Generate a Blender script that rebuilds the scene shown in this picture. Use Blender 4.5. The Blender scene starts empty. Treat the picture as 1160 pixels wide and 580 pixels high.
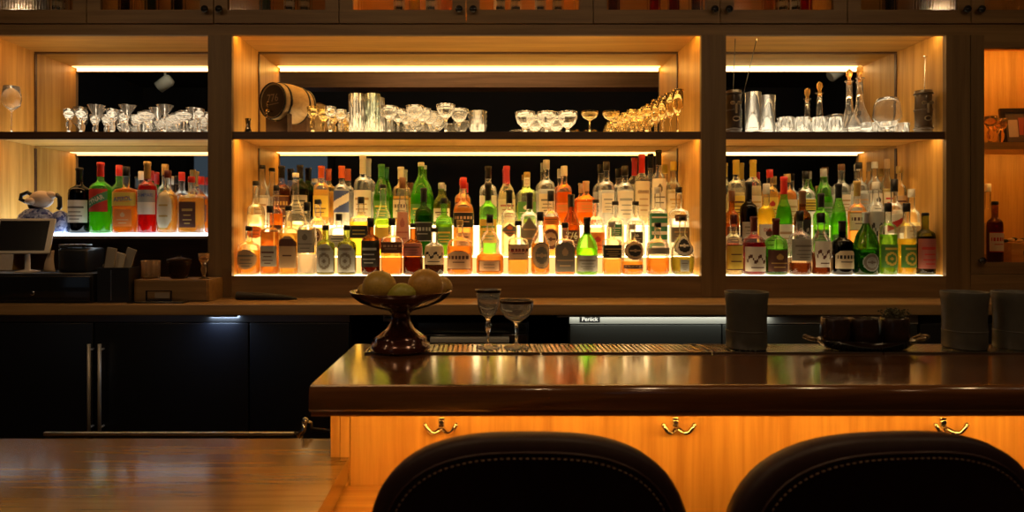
import bpy, bmesh, math, random
from mathutils import Vector, Matrix
random.seed(7)
PI = math.pi
sc = bpy.context.scene
COL = sc.collection
F = 780.0            # focal length in pixels of the 1160 px wide frame
EYE = 1.42

# ------------------------------------------------------------------ camera
cd = bpy.data.cameras.new('camera'); cam = bpy.data.objects.new('camera', cd); COL.objects.link(cam)
cam.location = (0, 0, EYE); cam.rotation_euler = (PI/2, 0, 0)
cd.sensor_width = 36; cd.lens = F/1160*36
cd.shift_x = (580-545)/1160; cd.shift_y = -(290-260)/1160
cd.clip_start = .05; cd.clip_end = 60
cd.dof.use_dof = True; cd.dof.focus_distance = 3.3; cd.dof.aperture_fstop = 5.0
sc.camera = cam

# ------------------------------------------------------------------ world, lights, exposure
w = bpy.data.worlds.new('world'); sc.world = w; w.use_nodes = True
w.node_tree.nodes['Background'].inputs[0].default_value = (.02, .025, .04, 1)
w.node_tree.nodes['Background'].inputs[1].default_value = .15
sc.view_settings.view_transform = 'Standard'; sc.view_settings.look = 'None'
sc.view_settings.exposure = 0.36; sc.view_settings.gamma = 1; sc.view_settings.use_curve_mapping = False
cy = sc.cycles
cy.use_denoising = True; cy.max_bounces = 14; cy.diffuse_bounces = 4; cy.glossy_bounces = 6
cy.transmission_bounces = 12; cy.transparent_max_bounces = 28
cy.sample_clamp_indirect = 6; cy.caustics_reflective = True; cy.caustics_refractive = True; cy.blur_glossy = .4

def area(name, loc, size, energy, color, rot=(0,0,0)):
    l = bpy.data.lights.new(name, 'AREA'); l.shape = 'RECTANGLE'; l.size, l.size_y = size
    l.energy = energy; l.color = color
    o = bpy.data.objects.new(name, l); COL.objects.link(o); o.location = loc; o.rotation_euler = rot
    return o
WARM = (1, .50, .11); WARMW = (1, .68, .32); ORANGE = (1, .46, .075)
INS = 6.5          # lit shelf inserts
STRIP = 16.0       # led strips behind the lips
for x in (-2.4, -.8, .8, 2.4):                       # unseen fill lights added over the bar to brighten face frame and bottles
    area('added_front_fill', (x, 1.0, 3.05), (.12, .12), 4.2, (1, .64, .32), (math.radians(38), 0, 0))
for x, y, e in ((-2.2, -1.2, 2.5), (2.2, -1.2, 2.5)):     # unseen fill lights added behind the camera
    area('added_room_fill', (x, y, 3.25), (.25, .25), e, (1, .6, .3))
for x in (-3.4, 3.8): area('spot_fill', (x*.9, .9, 3.3), (.1, .1), 2.5, (1, .85, .6), (math.radians(-60), 0, 0))
area('added_beam_fill', (0, .95, 3.35), (2.4, .08), 9, (1, .6, .3), (math.radians(-62), 0, 0))      # added light, out of view, so the ceiling beam shows in the mirrors

# ------------------------------------------------------------------ materials
MATS = {}
def new_mat(name):
    m = bpy.data.materials.new(name); m.use_nodes = True
    m.node_tree.nodes.clear(); return m, m.node_tree.nodes, m.node_tree.links
def solid(color, rough=.5, metal=0, coat=0, noise=0, spec=.5):
    key = ('s', color, rough, metal, coat, noise, spec)
    if key in MATS: return MATS[key]
    m, n, l = new_mat('surface'); out = n.new('ShaderNodeOutputMaterial'); b = n.new('ShaderNodeBsdfPrincipled')
    b.inputs['Roughness'].default_value = rough; b.inputs['Metallic'].default_value = metal
    b.inputs['Coat Weight'].default_value = coat; b.inputs['Coat Roughness'].default_value = .08
    b.inputs['Specular IOR Level'].default_value = spec
    if noise:
        tc = n.new('ShaderNodeTexCoord'); nz = n.new('ShaderNodeTexNoise'); nz.inputs['Scale'].default_value = noise
        nz.inputs['Detail'].default_value = 4
        mr = n.new('ShaderNodeMixRGB'); mr.blend_type = 'MULTIPLY'; mr.inputs[0].default_value = .5
        mr.inputs[1].default_value = (*color, 1); l.new(tc.outputs['Object'], nz.inputs['Vector'])
        l.new(nz.outputs['Fac'], mr.inputs[2]); l.new(mr.outputs[0], b.inputs['Base Color'])
        bp = n.new('ShaderNodeBump'); bp.inputs['Strength'].default_value = .15; bp.inputs['Distance'].default_value = .002
        l.new(nz.outputs['Fac'], bp.inputs['Height']); l.new(bp.outputs[0], b.inputs['Normal'])
    else: b.inputs['Base Color'].default_value = (*color, 1)
    l.new(b.outputs[0], out.inputs[0]); MATS[key] = m; return m
def wood(c1, c2, axis='x', rough=.45, coat=0, scale=1.0):
    key = ('w', c1, c2, axis, rough, coat, scale)
    if key in MATS: return MATS[key]
    m, n, l = new_mat('wood'); out = n.new('ShaderNodeOutputMaterial'); b = n.new('ShaderNodeBsdfPrincipled')
    tc = n.new('ShaderNodeTexCoord'); mp = n.new('ShaderNodeMapping'); l.new(tc.outputs['Object'], mp.inputs[0])
    s = {'x': (1.2, 26, 26), 'y': (26, 1.2, 26), 'z': (26, 26, 1.2)}[axis]
    mp.inputs['Scale'].default_value = tuple(v*scale for v in s)
    n1 = n.new('ShaderNodeTexNoise'); n1.inputs['Scale'].default_value = 1.0; n1.inputs['Detail'].default_value = 8; n1.inputs['Distortion'].default_value = .6
    l.new(mp.outputs[0], n1.inputs['Vector'])
    n2 = n.new('ShaderNodeTexNoise'); n2.inputs['Scale'].default_value = 5.0; n2.inputs['Detail'].default_value = 4
    l.new(mp.outputs[0], n2.inputs['Vector'])
    mx = n.new('ShaderNodeMath'); mx.operation = 'MULTIPLY_ADD'; mx.inputs[1].default_value = .35; l.new(n2.outputs['Fac'], mx.inputs[0]); l.new(n1.outputs['Fac'], mx.inputs[2])
    cr = n.new('ShaderNodeValToRGB'); cr.color_ramp.elements[0].position = .48; cr.color_ramp.elements[1].position = .86
    cr.color_ramp.elements[0].color = (*c2, 1); cr.color_ramp.elements[1].color = (*c1, 1)
    l.new(mx.outputs[0], cr.inputs[0]); l.new(cr.outputs[0], b.inputs['Base Color'])
    bp = n.new('ShaderNodeBump'); bp.inputs['Strength'].default_value = .08; bp.inputs['Distance'].default_value = .002
    l.new(mx.outputs[0], bp.inputs['Height']); l.new(bp.outputs[0], b.inputs['Normal'])
    b.inputs['Roughness'].default_value = rough; b.inputs['Coat Weight'].default_value = coat; b.inputs['Coat Roughness'].default_value = .12
    l.new(b.outputs[0], out.inputs[0]); MATS[key] = m; return m
def glow(color, strength):
    key = ('e', color, strength)
    if key in MATS: return MATS[key]
    m, n, l = new_mat('lit_acrylic'); out = n.new('ShaderNodeOutputMaterial'); e = n.new('ShaderNodeEmission')
    e.inputs[0].default_value = (*color, 1); e.inputs[1].default_value = strength
    l.new(e.outputs[0], out.inputs[0]); MATS[key] = m; return m
def thin_glass(color=(1,1,1), gloss=1.0, haze=0.0):
    """bottle wall: tinted see-through with fresnel reflections"""
    key = ('g', color, gloss, haze)
    if key in MATS: return MATS[key]
    m, n, l = new_mat('bottle_glass'); out = n.new('ShaderNodeOutputMaterial')
    t = n.new('ShaderNodeBsdfTransparent'); t.inputs[0].default_value = (*color, 1)
    g = n.new('ShaderNodeBsdfGlossy'); g.inputs['Roughness'].default_value = .06
    fr = n.new('ShaderNodeFresnel'); fr.inputs[0].default_value = 1.5
    mu = n.new('ShaderNodeMath'); mu.operation = 'MULTIPLY'; mu.inputs[1].default_value = gloss; l.new(fr.outputs[0], mu.inputs[0])
    s = n.new('ShaderNodeMixShader'); l.new(mu.outputs[0], s.inputs[0]); l.new(t.outputs[0], s.inputs[1]); l.new(g.outputs[0], s.inputs[2])
    last = s
    if haze:
        d = n.new('ShaderNodeBsdfTranslucent'); d.inputs[0].default_value = (*color, 1)
        s2 = n.new('ShaderNodeMixShader'); s2.inputs[0].default_value = haze
        l.new(s.outputs[0], s2.inputs[1]); l.new(d.outputs[0], s2.inputs[2]); last = s2
    l.new(last.outputs[0], out.inputs[0]); MATS[key] = m; return m
def liquid_mat(color, glowy=.38):
    key = ('l', color, glowy)
    if key in MATS: return MATS[key]
    m, n, l = new_mat('liquid'); out = n.new('ShaderNodeOutputMaterial')
    r = n.new('ShaderNodeBsdfGlass'); r.inputs[0].default_value = (*[c**.5 for c in color], 1); r.inputs['Roughness'].default_value = .03; r.inputs['IOR'].default_value = 1.36
    d = n.new('ShaderNodeBsdfTranslucent'); d.inputs[0].default_value = (*color, 1)
    s = n.new('ShaderNodeMixShader'); s.inputs[0].default_value = glowy
    l.new(r.outputs[0], s.inputs[1]); l.new(d.outputs[0], s.inputs[2]); l.new(s.outputs[0], out.inputs[0])
    MATS[key] = m; return m
def crystal(color=(1,1,1), haze=.14):
    key = ('c', color, haze)
    if key in MATS: return MATS[key]
    m, n, l = new_mat('crystal'); out = n.new('ShaderNodeOutputMaterial')
    r = n.new('ShaderNodeBsdfGlass'); r.inputs[0].default_value = (*color, 1); r.inputs['Roughness'].default_value = .02; r.inputs['IOR'].default_value = 1.48
    d = n.new('ShaderNodeBsdfTranslucent'); d.inputs[0].default_value = (*color, 1)
    d2 = n.new('ShaderNodeBsdfDiffuse'); d2.inputs[0].default_value = (*color, 1)
    a = n.new('ShaderNodeAddShader'); l.new(d.outputs[0], a.inputs[0]); l.new(d2.outputs[0], a.inputs[1])
    s = n.new('ShaderNodeMixShader'); s.inputs[0].default_value = haze
    l.new(r.outputs[0], s.inputs[1]); l.new(a.outputs[0], s.inputs[2]); l.new(s.outputs[0], out.inputs[0])
    MATS[key] = m; return m

OAK = ((.66, .36, .08), (.44, .215, .035))
oak_x = wood(*OAK, 'x'); oak_y = wood(*OAK, 'y'); oak_z = wood(*OAK, 'z')
shaded_oak_x = wood((.24, .14, .052), (.15, .08, .028), 'x', .5); shaded_oak_z = wood((.21, .125, .047), (.13, .072, .026), 'z', .5)  # same oak, darkened in colour to stand for the unlit face
bar_wood = wood((.19, .075, .025), (.10, .038, .012), 'x', .14, 1.0)
table_wood = wood((.28, .15, .035), (.16, .078, .016), 'x', .26, .5)
shelf_dark = wood((.10, .045, .02), (.05, .022, .01), 'x', .4)
black = solid((.012, .012, .014), .35); black_gloss = solid((.01, .01, .012), .12, coat=.5); black_matte = solid((.014, .013, .013), .7)
steel = solid((.55, .56, .55), .3, 1); chrome = solid((.8, .8, .8), .12, 1); dark_steel = solid((.10, .11, .11), .35, .9)
brass = solid((.75, .5, .2), .2, 1)
mirror_m = solid((.68, .69, .68), .01, 1)

# ------------------------------------------------------------------ mesh helpers
class MB:
    """collects verts and faces of one mesh, with material slots"""
    def __init__(s): s.v = []; s.f = []; s.m = []; s.sm = []
    def face(s, idx, m=0, smooth=False): s.f.append(tuple(idx)); s.m.append(m); s.sm.append(smooth)
    def box(s, x0, x1, y0, y1, z0, z1, m=0, bev=0):
        if bev:
            bm = bmesh.new(); bmesh.ops.create_cube(bm, size=1)
            for v in bm.verts: v.co = Vector(((x0+x1)/2+v.co.x*(x1-x0), (y0+y1)/2+v.co.y*(y1-y0), (z0+z1)/2+v.co.z*(z1-z0)))
            bmesh.ops.bevel(bm, geom=bm.edges[:], offset=bev, segments=3, affect='EDGES', profile=.5)
            s.add_bm(bm, m, True); return s
        b = len(s.v)
        s.v += [(x, y, z) for z in (z0, z1) for y in (y0, y1) for x in (x0, x1)]
        for q in ((0,2,3,1), (4,5,7,6), (0,1,5,4), (2,6,7,3), (0,4,6,2), (1,3,7,5)): s.face([b+i for i in q], m)
        return s
    def add_bm(s, bm, m=0, smooth=False, mat=None):
        b = len(s.v); bm.verts.ensure_lookup_table()
        for i, v in enumerate(bm.verts): v.index = i
        s.v += [tuple(mat @ v.co) if mat else tuple(v.co) for v in bm.verts]
        for f in bm.faces: s.face([b+v.index for v in f.verts], m, smooth)
        bm.free(); return s
    def lathe(s, prof, seg=24, m=0, n=2.0, ky=1.0, smooth=True, cap0=True, cap1=True, mat=None, flute=0):
        b = len(s.v)
        for (r, z) in prof:
            for k in range(seg):
                t = 2*PI*k/seg; c, q = math.cos(t), math.sin(t)
                R = r*(abs(c)**n+abs(q/ky)**n)**(-1/n) if (n != 2 or ky != 1) else r
                if flute: R *= 1+.05*math.cos(flute*t)
                p = Vector((R*c, R*q, z)); s.v.append(tuple(mat @ p) if mat else tuple(p))
        for i in range(len(prof)-1):
            for k in range(seg):
                a0 = b+i*seg+k; a1 = b+i*seg+(k+1) % seg
                s.face((a0, a1, a1+seg, a0+seg), m, smooth)
        if cap0: s.face([b+k for k in range(seg)][::-1], m)
        if cap1: s.face([b+(len(prof)-1)*seg+k for k in range(seg)], m)
        return s
    def tube(s, pts, r, seg=10, m=0, closed=False):
        pts = [Vector(p) for p in pts]; b = len(s.v); N = len(pts); up = None
        rr = r if isinstance(r, (list, tuple)) else [r]*N
        for i, p in enumerate(pts):
            if closed: d = pts[(i+1) % N]-pts[i-1]
            else: d = pts[min(i+1, N-1)]-pts[max(i-1, 0)]
            d.normalize()
            if up is None: up = Vector((0,0,1)) if abs(d.z) < .9 else Vector((1,0,0))
            a = d.cross(up).normalized(); c = a.cross(d).normalized(); up = c
            for k in range(seg):
                t = 2*PI*k/seg; s.v.append(tuple(p+(a*math.cos(t)+c*math.sin(t))*rr[i]))
        R = N if closed else N-1
        for i in range(R):
            for k in range(seg):
                j = (i+1) % N; s.face((b+i*seg+k, b+i*seg+(k+1) % seg, b+j*seg+(k+1) % seg, b+j*seg+k), m, True)
        if not closed:
            s.face([b+k for k in range(seg)][::-1], m); s.face([b+(N-1)*seg+k for k in range(seg)], m)
        return s
    def ball(s, c, r, m=0, sub=3, sc3=(1,1,1)):
        bm = bmesh.new(); bmesh.ops.create_icosphere(bm, subdivisions=sub, radius=1)
        for v in bm.verts: v.co = Vector((c[0]+v.co.x*r*sc3[0], c[1]+v.co.y*r*sc3[1], c[2]+v.co.z*r*sc3[2]))
        return s.add_bm(bm, m, True)
    def build(s, name, mats, parent=None, loc=None, rot=None):
        me = bpy.data.meshes.new(name); me.from_pydata(s.v, [], s.f)
        for x in (mats if isinstance(mats, (list, tuple)) else [mats]): me.materials.append(x)
        me.polygons.foreach_set('material_index', s.m); me.polygons.foreach_set('use_smooth', s.sm); me.update()
        bm = bmesh.new(); bm.from_mesh(me); bmesh.ops.recalc_face_normals(bm, faces=bm.faces); bm.to_mesh(me); bm.free()
        o = bpy.data.objects.new(name, me); COL.objects.link(o)
        if parent: o.parent = parent
        if loc: o.location = loc
        if rot: o.rotation_euler = rot
        return o
def tag(o, label, cat, group=None):
    o['label'] = label; o['category'] = cat
    if group: o['group'] = group
    return o
def thing(name, label, cat, loc=(0,0,0), rz=0, group=None):
    o = bpy.data.objects.new(name, None); COL.objects.link(o); o.empty_display_size = .05
    o.location = loc; o.rotation_euler = (0, 0, rz); return tag(o, label, cat, group)
def structure(o): o['kind'] = 'structure'; return o
def part(name, m, parent, x0, x1, y0, y1, z0, z1, bev=0): return MB().box(x0, x1, y0, y1, z0, z1, 0, bev).build(name, m, parent)
def X(px, Y): return (px-545)*Y/F
def Z(py, Y): return EYE+(260-py)*Y/F
def dup(root, label=None, loc=None, rz=None):
    r = root.copy(); COL.objects.link(r)
    if loc is not None: r.location = loc
    if rz is not None: r.rotation_euler = (0, 0, rz)
    if label: r['label'] = label
    for ch in list(root.children):
        c = ch.copy(); COL.objects.link(c); c.parent = r
        for g in ch.children:
            d = g.copy(); COL.objects.link(d); d.parent = c
    return r
def text_polys(body, size):
    """lettering as flat mesh data (verts, faces) centred on the origin in x/z"""
    cu = bpy.data.curves.new('lettering', 'FONT'); cu.body = body; cu.size = size; cu.align_x = 'CENTER'; cu.align_y = 'CENTER'; cu.resolution_u = 3
    cu.offset = size*.012
    o = bpy.data.objects.new('lettering', cu); COL.objects.link(o)
    dg = bpy.context.evaluated_depsgraph_get(); me = bpy.data.meshes.new_from_object(o.evaluated_get(dg))
    v = [(p.co.x, p.co.y) for p in me.vertices]; f = [tuple(p.vertices) for p in me.polygons]
    bpy.data.objects.remove(o); bpy.data.curves.remove(cu); bpy.data.meshes.remove(me)
    return v, f

# ------------------------------------------------------------------ room shell
YF = 3.30; YB = 3.69; YC = 3.0
RX0, RX1, RY0, RY1, RZ = -5.2, 5.2, -3.2, 4.0, 3.6
night_wall = solid((.035, .04, .05), .8)
structure(part('floor', wood((.09,.05,.025), (.05,.025,.012), 'x', .5), None, RX0, RX1, RY0, RY1, -.05, 0))
structure(part('ceiling', solid((.05,.045,.04), .8), None, RX0, RX1, RY0, RY1, RZ, RZ+.05))
structure(part('wall_back', night_wall, None, RX0, RX1, RY1, RY1+.1, 0, RZ))
structure(part('wall_left', night_wall, None, RX0-.1, RX0, RY0, RY1, 0, RZ))
structure(part('wall_right', night_wall, None, RX1, RX1+.1, RY0, RY1, 0, RZ))
structure(part('wall_front', night_wall, None, RX0, RX1, RY0-.1, RY0, 0, RZ))
# the room behind the camera shows in the mirrors: a wooden ceiling beam and a dusky window
structure(part('trim_1', wood((.36,.20,.09), (.22,.12,.05), 'x', .5), None, -2.2, 2.2, -.12, .12, 2.92, 3.12))
structure(part('trim_2', wood((.36,.20,.09), (.22,.12,.05), 'z', .5), None, -1.78, -1.62, -.08, .08, 3.12, RZ))
wn = structure(part('window_1', glow((.16, .22, .28), .22), None, -4.4, -2.35, RY0, RY0+.02, .9, 2.6))
f = MB()
for a in ((-4.5,-4.4,.8,2.7), (-2.35,-2.25,.8,2.7), (-3.42,-3.36,.9,2.6)): f.box(a[0], a[1], RY0, RY0+.05, a[2], a[3])
f.box(-4.4, -2.35, RY0, RY0+.05, .8, .9); f.box(-4.4, -2.35, RY0, RY0+.05, 2.6, 2.7)
f.build('window_frame', black_matte, wn)

for px, py, lb in ((187, 94, 'white spotlight head on a ceiling stem, mirrored behind the left glasses'), (948, 82, 'white spotlight head on a ceiling stem, mirrored behind the decanters')):
    Yv = 7.38; t = thing('ceiling_spotlight', lb, 'light', ((px-545)*Yv/F, 0, EYE+(260-py)*Yv/F))
    MB().lathe([(.05,-.09),(.062,-.085),(.066,.05),(.05,.08),(.015,.085)], 24, mat=Matrix.Rotation(math.radians(55), 4, 'Y')).build('head', solid((.75,.75,.66), .5), t)
    MB().tube([(0,.0,.03), (0,0,RZ-t.location.z)], .012, 10).build('stem', solid((.75,.75,.66), .5), t)

# ------------------------------------------------------------------ back bar joinery
Z_OPEN = Z(40, YF); Z_CEIL = Z_OPEN+.02; Z_RAIL = Z(27, YF); Z_SH = Z(149, YF); Z_SHB = Z(157.5, YF)
Z_LOW = 1.20; Z_CT = 1.094; Z_T2 = 1.285; Z_T3 = 1.44
Z_GS = 1.402                                           # top of the lit glass shelf in the left bay
COUNTER_BACK = YB+.02

def bay(label, px0, px1, floor_z, ins_up, strip_up, strip_low, ins_col=WARMW, strip_col=WARM):
    x0, x1 = X(px0, YF), X(px1, YF)
    t = thing('back_bar_bay', label, 'cabinet', ((x0+x1)/2, YF, Z_CT))
    def P(name, m, a0, a1, b0, b1, c0, c1, bev=0, par=t):
        o = part(name, m, None, a0, a1, b0, b1, c0, c1, bev)
        o.parent = par; o.matrix_parent_inverse = Matrix.Translation(Vector(t.location)).inverted(); return o
    P('side_panel', oak_z, x0-.022, x0, YF+.02, YB, floor_z-.09 if floor_z > 1.15 else Z_CT, Z_CEIL)
    P('side_panel', oak_z, x1, x1+.022, YF+.02, YB, floor_z-.09 if floor_z > 1.15 else Z_CT, Z_CEIL)
    P('ceiling_panel', oak_x, x0-.022, x1+.022, YF+.02, YB+.01, Z_CEIL, Z_CEIL+.02)
    P('mirror', mirror_m, x0-.022, x1+.022, YB, YB+.01, Z_CT, Z_CEIL)
    P('led_strip', glow(strip_col, strip_up*1.25), x0+.01, x1-.01, YF+.021, YF+.025, Z_CEIL-.018, Z_CEIL-.003)
    P('led_strip', glow(strip_col, strip_up*.5), x0+.01, x1-.01, YF+.027, YF+.076, Z_CEIL-.003, Z_CEIL-.0005)
    for q in ((x0-.022, x1+.022, Z_CEIL-.009, Z_CEIL-.0001), (x0-.022, x1+.022, Z_SH, Z_SH+.004)): P('corner_shade_strip', shelf_dark, q[0]+.023, q[1]-.023, YB-.008, YB-.0002, q[2], q[3])  # dark strips stand in for the shadow line round the mirror
    for q in (x0+.0002, x1-.0062): P('corner_shade_strip', shelf_dark, q, q+.006, YB-.008, YB-.0002, Z_SH+.005, Z_CEIL-.010)
    sh = P('shelf', shelf_dark, x0, x1, YF+.004, YF+.022, Z_SHB, Z_SH)
    P('shelf_board', oak_x, x0, x1, YF+.022, YB-.012, Z_SHB+.014, Z_SH-.004, par=t)
    P('lit_insert', glow(ins_col, ins_up*.34), x0+.012, x1-.012, YF+.03, YB-.03, Z_SH-.004, Z_SH-.0005)
    P('led_strip', glow(strip_col, strip_low*.6), x0+.01, x1-.01, YF+.0225, YF+.026, Z_SHB+.002, Z_SHB+.012)
    P('led_strip', glow(strip_col, strip_low*.95), x0+.01, x1-.01, YF+.03, YF+.095, Z_SHB+.0115, Z_SHB+.0138)
    for q in (x0+.0002, x1-.0062): P('corner_shade_strip', shelf_dark, q, q+.006, YB-.008, YB-.0002, max(floor_z, 1.45), Z_SHB)
    return t, P, x0, x1

# --- left bay
tL, P, lx0, lx1 = bay('oak back bar bay at left with mirror and lit glass shelf', -20, 236, Z_CT, INS*.6, STRIP*.62, STRIP*.34, (1, .80, .52), (1, .50, .17))
P('glass_shelf', glow((.80, .93, 1.0), 4.2), lx0+.001, lx1-.001, YF+.03, YB-.05, Z_GS-.012, Z_GS-.001)
P('shelf_light_block', shelf_dark, lx0+.001, lx1-.001, YF+.034, YB-.051, Z_GS-.026, Z_GS-.013)  # board added to keep the shelf glow off the space below
P('rear_panel', wood((.16,.08,.035), (.10,.05,.02), 'x'), lx0, lx1, YB-.05, YB-.03, Z_CT, Z_GS-.013)
# --- middle bay
tM, P, mx0, mx1 = bay('wide oak back bar bay in the middle with stepped lit shelves', 263, 794, Z_LOW, INS*.8, STRIP, STRIP*.55)
def steps(P, x0, x1, k, col):
    P('lower_shelf', oak_x, x0, x1, YF+.004, YF+.135, Z_LOW-.03, Z_LOW-.004)
    P('lit_insert', glow(col, INS*.8*k), x0+.008, x1-.008, YF+.006, YF+.134, Z_LOW-.004, Z_LOW-.0005)
    P('step_box', oak_x, x0, x1, YF+.137, YF+.245, Z_LOW-.03, Z_T2-.004)
    P('lit_riser', glow((1, .46, .13), 1.4*k), x0+.008, x1-.008, YF+.1350, YF+.1369, Z_LOW, Z_T2-.006)
    P('lit_insert', glow(col, INS*1.5*k), x0+.008, x1-.008, YF+.137, YF+.244, Z_T2-.004, Z_T2-.0005)
    P('step_box', oak_x, x0, x1, YF+.2471, YB-.001, Z_LOW-.03, Z_T3-.004)
    P('lit_riser', glow((1, .66, .28), 3.4*k), x0+.008, x1-.008, YF+.2451, YF+.2470, Z_T2, Z_T3-.006)
    P('lit_insert', glow(col, INS*1.6*k), x0+.008, x1-.008, YF+.247, YB-.01, Z_T3-.004, Z_T3-.0005)
    P('bottom_rail', shaded_oak_x, x0, x1, YF, YF+.02, Z_CT+.006, Z_LOW-.0301)
    P('bottom_rail', shaded_oak_x, x0, x1, YF-.004, YF+.003, Z(337, YF)+.0, Z_LOW-.002)
steps(P, mx0, mx1, 1.0, WARMW)
# --- right bay
tR, P, rx0, rx1 = bay('oak back bar bay at right with stepped lit shelves', 822, 1071, Z_LOW, INS*.65, STRIP*.75, STRIP*.40, (1, .80, .5), (1, .62, .25))
steps(P, rx0, rx1, .62, (1, .74, .42))

# --- face frame: uprights and the long top rail
fr = thing('face_frame', 'shade-toned oak face frame dividing the back bar into bays', 'cabinet frame', (0, YF, Z_CT))
def FP(name, m, px0, px1, py0, py1, y0=YF-.006, y1=YF+.02):
    o = part(name, m, None, X(px0, YF), X(px1, YF), y0, y1, Z(py1, YF), Z(py0, YF), 0)
    o.parent = fr; o.matrix_parent_inverse = Matrix.Translation(Vector(fr.location)).inverted()
zc = 260+(EYE-Z_CT-.001)*F/YF
for a, b in ((-60, -20), (236, 263), (794, 822), (1071, 1098)): FP('upright', shaded_oak_z, a, b, 40, zc)
FP('top_rail', shaded_oak_x, -60, 1300, 27, 40)

# --- glazed cabinet at far right
gx0, gx1 = X(1099, YF), X(1300, YF)
gc = thing('glazed_cabinet', 'glazed oak cabinet with orange glow at right edge', 'cabinet', (gx0, YF, Z_CT))
def GP(name, m, *a, par=None, bev=0):
    o = part(name, m, None, *a, bev); o.parent = par or gc
    if not par: o.matrix_parent_inverse = Matrix.Translation(Vector(gc.location)).inverted()
    return o
zfl = Z(299, YF)
GP('back_panel', oak_z, gx0, gx1, YB-.02, YB, Z_CT+.0, Z_CEIL)
GP('side_panel', oak_z, gx0+.005, gx0+.025, YF+.02, YB-.02, Z_CT, Z_CEIL)
GP('side_panel', oak_z, gx1-.02, gx1, YF+.02, YB-.02, Z_CT, Z_CEIL)
GP('top_panel', oak_x, gx0, gx1, YF+.02, YB, Z_CEIL, Z_CEIL+.02)
GP('bottom_panel', oak_x, gx0+.025, gx1-.02, YF+.02, YB-.02, zfl-.02, zfl)
zs = Z(161, YF+.02)
GP('shelf', oak_x, gx0+.025, gx1-.02, YF+.03, YB-.02, zs-.022, zs)
GP('led_strip', glow(ORANGE, STRIP*2.4), gx0+.03, gx1-.03, YF+.0225, YF+.026, Z_OPEN-.035, Z_OPEN-.015)
GP('shelf_lip', oak_x, gx0+.025, gx1-.02, YF+.024, YF+.0299, zs-.034, zs)
GP('led_strip', glow(ORANGE, STRIP*2.2), gx0+.03, gx1-.03, YF+.031, YF+.035, zs-.033, zs-.0225)
dr = GP('door', shaded_oak_z, gx0, X(1114, YF), YF-.006, YF+.02, Z(310, YF), Z_OPEN)
GP('rail', shaded_oak_x, X(1114, YF), gx1, YF-.006, YF+.02, Z(55, YF), Z_OPEN, par=dr)
GP('rail', shaded_oak_x, X(1114, YF), gx1, YF-.006, YF+.02, Z(310, YF), Z(297, YF), par=dr)
GP('glass_pane', thin_glass((.98,.97,.95), .8), X(1114, YF), gx1, YF+.004, YF+.008, Z(297, YF), Z(55, YF), par=dr)
GP('lower_rail', shaded_oak_x, gx0, gx1, YF-.004, YF+.02, Z_CT+.001, Z(310.5, YF))
k = MB().lathe([(.006,0),(.007,.012),(.014,.018),(.017,.026),(.013,.033),(.004,.036)], 20, mat=Matrix.Translation((X(1108, YF)-0, YF-.006, Z(295, YF))) @ Matrix.Rotation(PI/2, 4, 'X')).build('knob', black_gloss)
k.parent = dr

# --- counter under the bays
ct = MB().box(X(-300, YC), X(1500, YC), YC, YB+.02, Z_CT-.048, Z_CT, bev=.004).build('back_counter', wood((.40,.25,.11), (.26,.15,.06), 'x', .35, .2))
tag(ct, 'long oak counter running below the bottle shelves', 'counter')

# --- wall cabinets above
YU = 3.28
rib_glass = None
def ribbed(x0, x1, z0, z1, y, par):
    b = MB(); n = max(8, int((x1-x0)/.007)); 
    for i in range(n+1):
        x = x0+(x1-x0)*i/n
        for z in (z0, z1): b.v.append((x, y-.0018*(i % 2), z))
    for i in range(n): b.face((2*i, 2*i+2, 2*i+3, 2*i+1), 0, False)
    return b.build('ribbed_glass', rib_mat, par)
m, n, l = new_mat('ribbed_glass'); out = n.new('ShaderNodeOutputMaterial'); t_ = n.new('ShaderNodeBsdfRefraction'); t_.inputs['Roughness'].default_value = .12; t_.inputs['IOR'].default_value = 1.12
t_.inputs[0].default_value = (.75, .72, .62, 1)
g_ = n.new('ShaderNodeBsdfGlossy'); g_.inputs['Roughness'].default_value = .1; s_ = n.new('ShaderNodeMixShader'); s_.inputs[0].default_value = .06
tr_ = n.new('ShaderNodeBsdfTransparent'); tr_.inputs[0].default_value = (.75,.72,.62,1); s0_ = n.new('ShaderNodeMixShader'); s0_.inputs[0].default_value = .5
l.new(t_.outputs[0], s0_.inputs[1]); l.new(tr_.outputs[0], s0_.inputs[2]); l.new(s0_.outputs[0], s_.inputs[1]); l.new(g_.outputs[0], s_.inputs[2]); l.new(s_.outputs[0], out.inputs[0]); rib_mat = m
zu0, zu1 = Z(26, YU), 3.05
UW = ['cut off by the left edge of the picture', 'above the left bay and first upright', 'above the left half of the middle bay', 'above the gap between middle and right bays', 'above the glazed cabinet at right']
UL = [1.2, 6, 42, 14, 2.5]
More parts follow.
